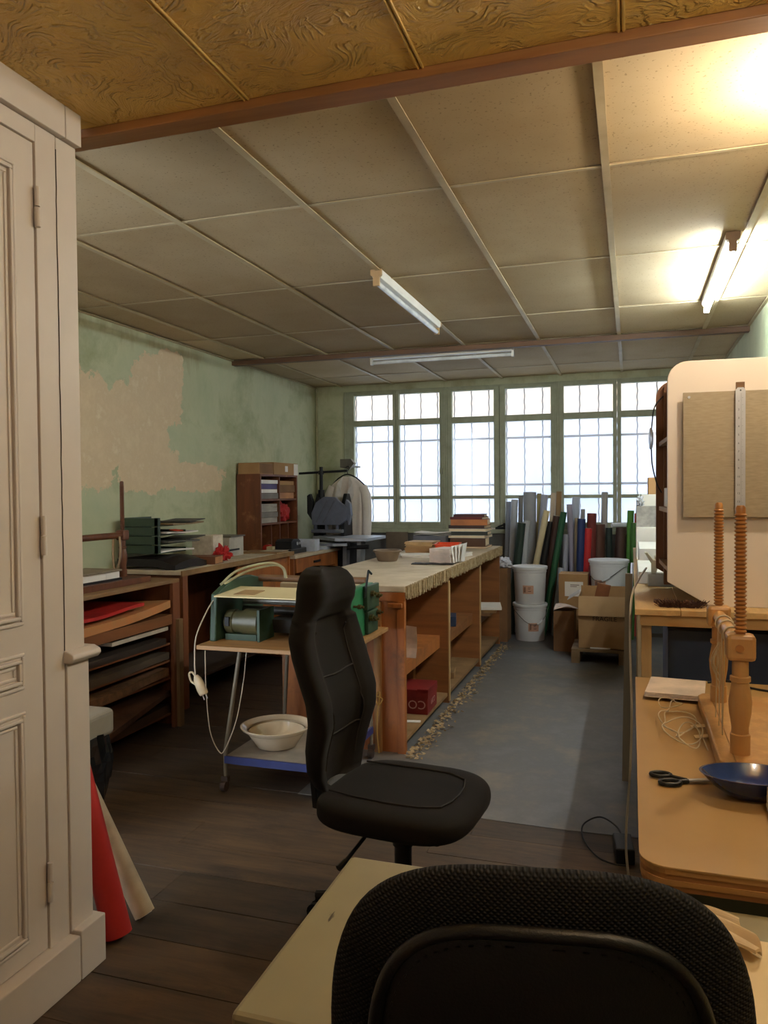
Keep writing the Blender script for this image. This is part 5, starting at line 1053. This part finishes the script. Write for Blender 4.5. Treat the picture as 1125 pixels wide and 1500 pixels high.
# low platform and open carton
t = thing('low_platform', 'low wooden pallet platform under the open carton', 'pallet', (-.26, 6.68, 0)); m_pal = WOOD('pallet_wood', (142, 112, 76), (110, 82, 52), 'x')
for k in range(3): part('deck_board', B(-.475, -.02, 6.50+.15*k, 6.64+.15*k, .10, .122), m_pal, t, bev=.002)
for x in (-.475, -.10): part('bearer', B(x, x+.07, 6.50, 6.94, 0, .10), m_pal, t, bev=.002)
t = thing('open_carton', 'open brown carton marked FRAGILE with its front flap folded down', 'carton', (-.225, 6.72, .1225))
w, l, h, th = .385, .36, .43, .005
part('walls', MB().box(-w/2, w/2, -l/2, -l/2+th, 0, h).box(-w/2, w/2, l/2-th, l/2, 0, h+.05).box(-w/2, -w/2+th, -l/2+th, l/2-th, 0, h).box(w/2-th, w/2, -l/2+th, l/2-th, 0, h).box(-w/2, w/2, -l/2, l/2, 0, th), m_card, t, local=True)
part('front_flap', MB().prism([(-l/2-.001, h), (-l/2-.001, h+.004), (-l/2-.028, h-.155), (-l/2-.033, h-.155)], -w/2, w/2-.01, 'x'), P('flap_card', (182, 146, 102), (168, 132, 90)), t, local=True)
part('side_flap', MB().cbox((w/2+.012, 0, h-.03), (.004, l-.02, .10), ry=-.25), m_paper, t, local=True)
part('side_flap', MB().cbox((-w/2-.045, -.02, h-.005), (.11, l-.06, .004), ry=-.55), P('flap_pale', (206, 200, 200)), t, local=True)
part('lettering', text_mb('FRAGILE', .052, Matrix.Translation((.015, -l/2-.001, .232)) @ Matrix.Rotation(PI/2, 4, 'X')), P('fragile_ink', (70, 44, 32)), t, local=True)
part('bottom_tape', B(-.10, .06, -l/2-.002, -l/2, .0, .012), m_paper, t, local=True)
solid('brown_scrap', 'brown card scrap sticking out of the open carton', 'card scrap', MB().cbox((-.235, 6.74, .56), (.11, .012, .16), .1, .2, .2), P('scrap_brown', (150, 92, 56)))
t = thing('small_carton', 'small dark carton with loose papers left of the open carton', 'carton', (-.56, 7.06, 0)); part('box', B(-.10, .08, -.12, .13, 0, .36), m_cardd, t, local=True, bev=.002)
solid('loose_papers', 'pale pink loose papers lying on the small dark carton', 'papers', MB().sheet(lambda u, w: (-.66+.2*u, 6.95+.22*w, .372+.03*math.sin(2.5*u+w)), 6, 6, .004), P('pink_paper', (232, 204, 188)))
t = thing('end_crate', 'narrow brown crate standing at the window end of the bench', 'crate', (-1.185, 7.36, 0)); part('box', B(-.10, .07, -.12, .12, 0, .70), m_cardd, t, local=True, bev=.003)
solid('white_bundle', 'white cloth bundle lying on the narrow brown crate', 'bundle', crumple((-1.165, 7.33, .701), (.15, .18, .09), 6, .4, 2.5), P('bundle_white', (222, 222, 230)), smooth=True)
box_thing('fibreboard', 'brown fibreboard standing against the wall under the window', 'panel', (-2.42, 7.98, 0), (.24, .03, 1.0), 0, P('panel_brown', (120, 104, 86)))

t = thing('sill_clamp', 'small dark iron clamp lying on the window board by the roll row', 'clamp', (-1.30, 8.06, ZS-.03))
part('jaw', MB().box(-1.36, -1.26, 8.052, 8.08, ZS-.0299, ZS-.005).box(-1.28, -1.26, 8.052, 8.08, ZS-.005, ZS+.035), m_iron, t, bev=.004)
part('screw', MB().cyl((-1.34, 8.066, ZS-.005), (-1.24, 8.066, ZS+.03), .009, n=8), m_iron, t)
solid('window_papers', 'thin white papers lying on the window board behind the book stack', 'papers', MB().cbox((-1.47, 8.065, ZS-.022), (.2, .03, .015)), m_paper)
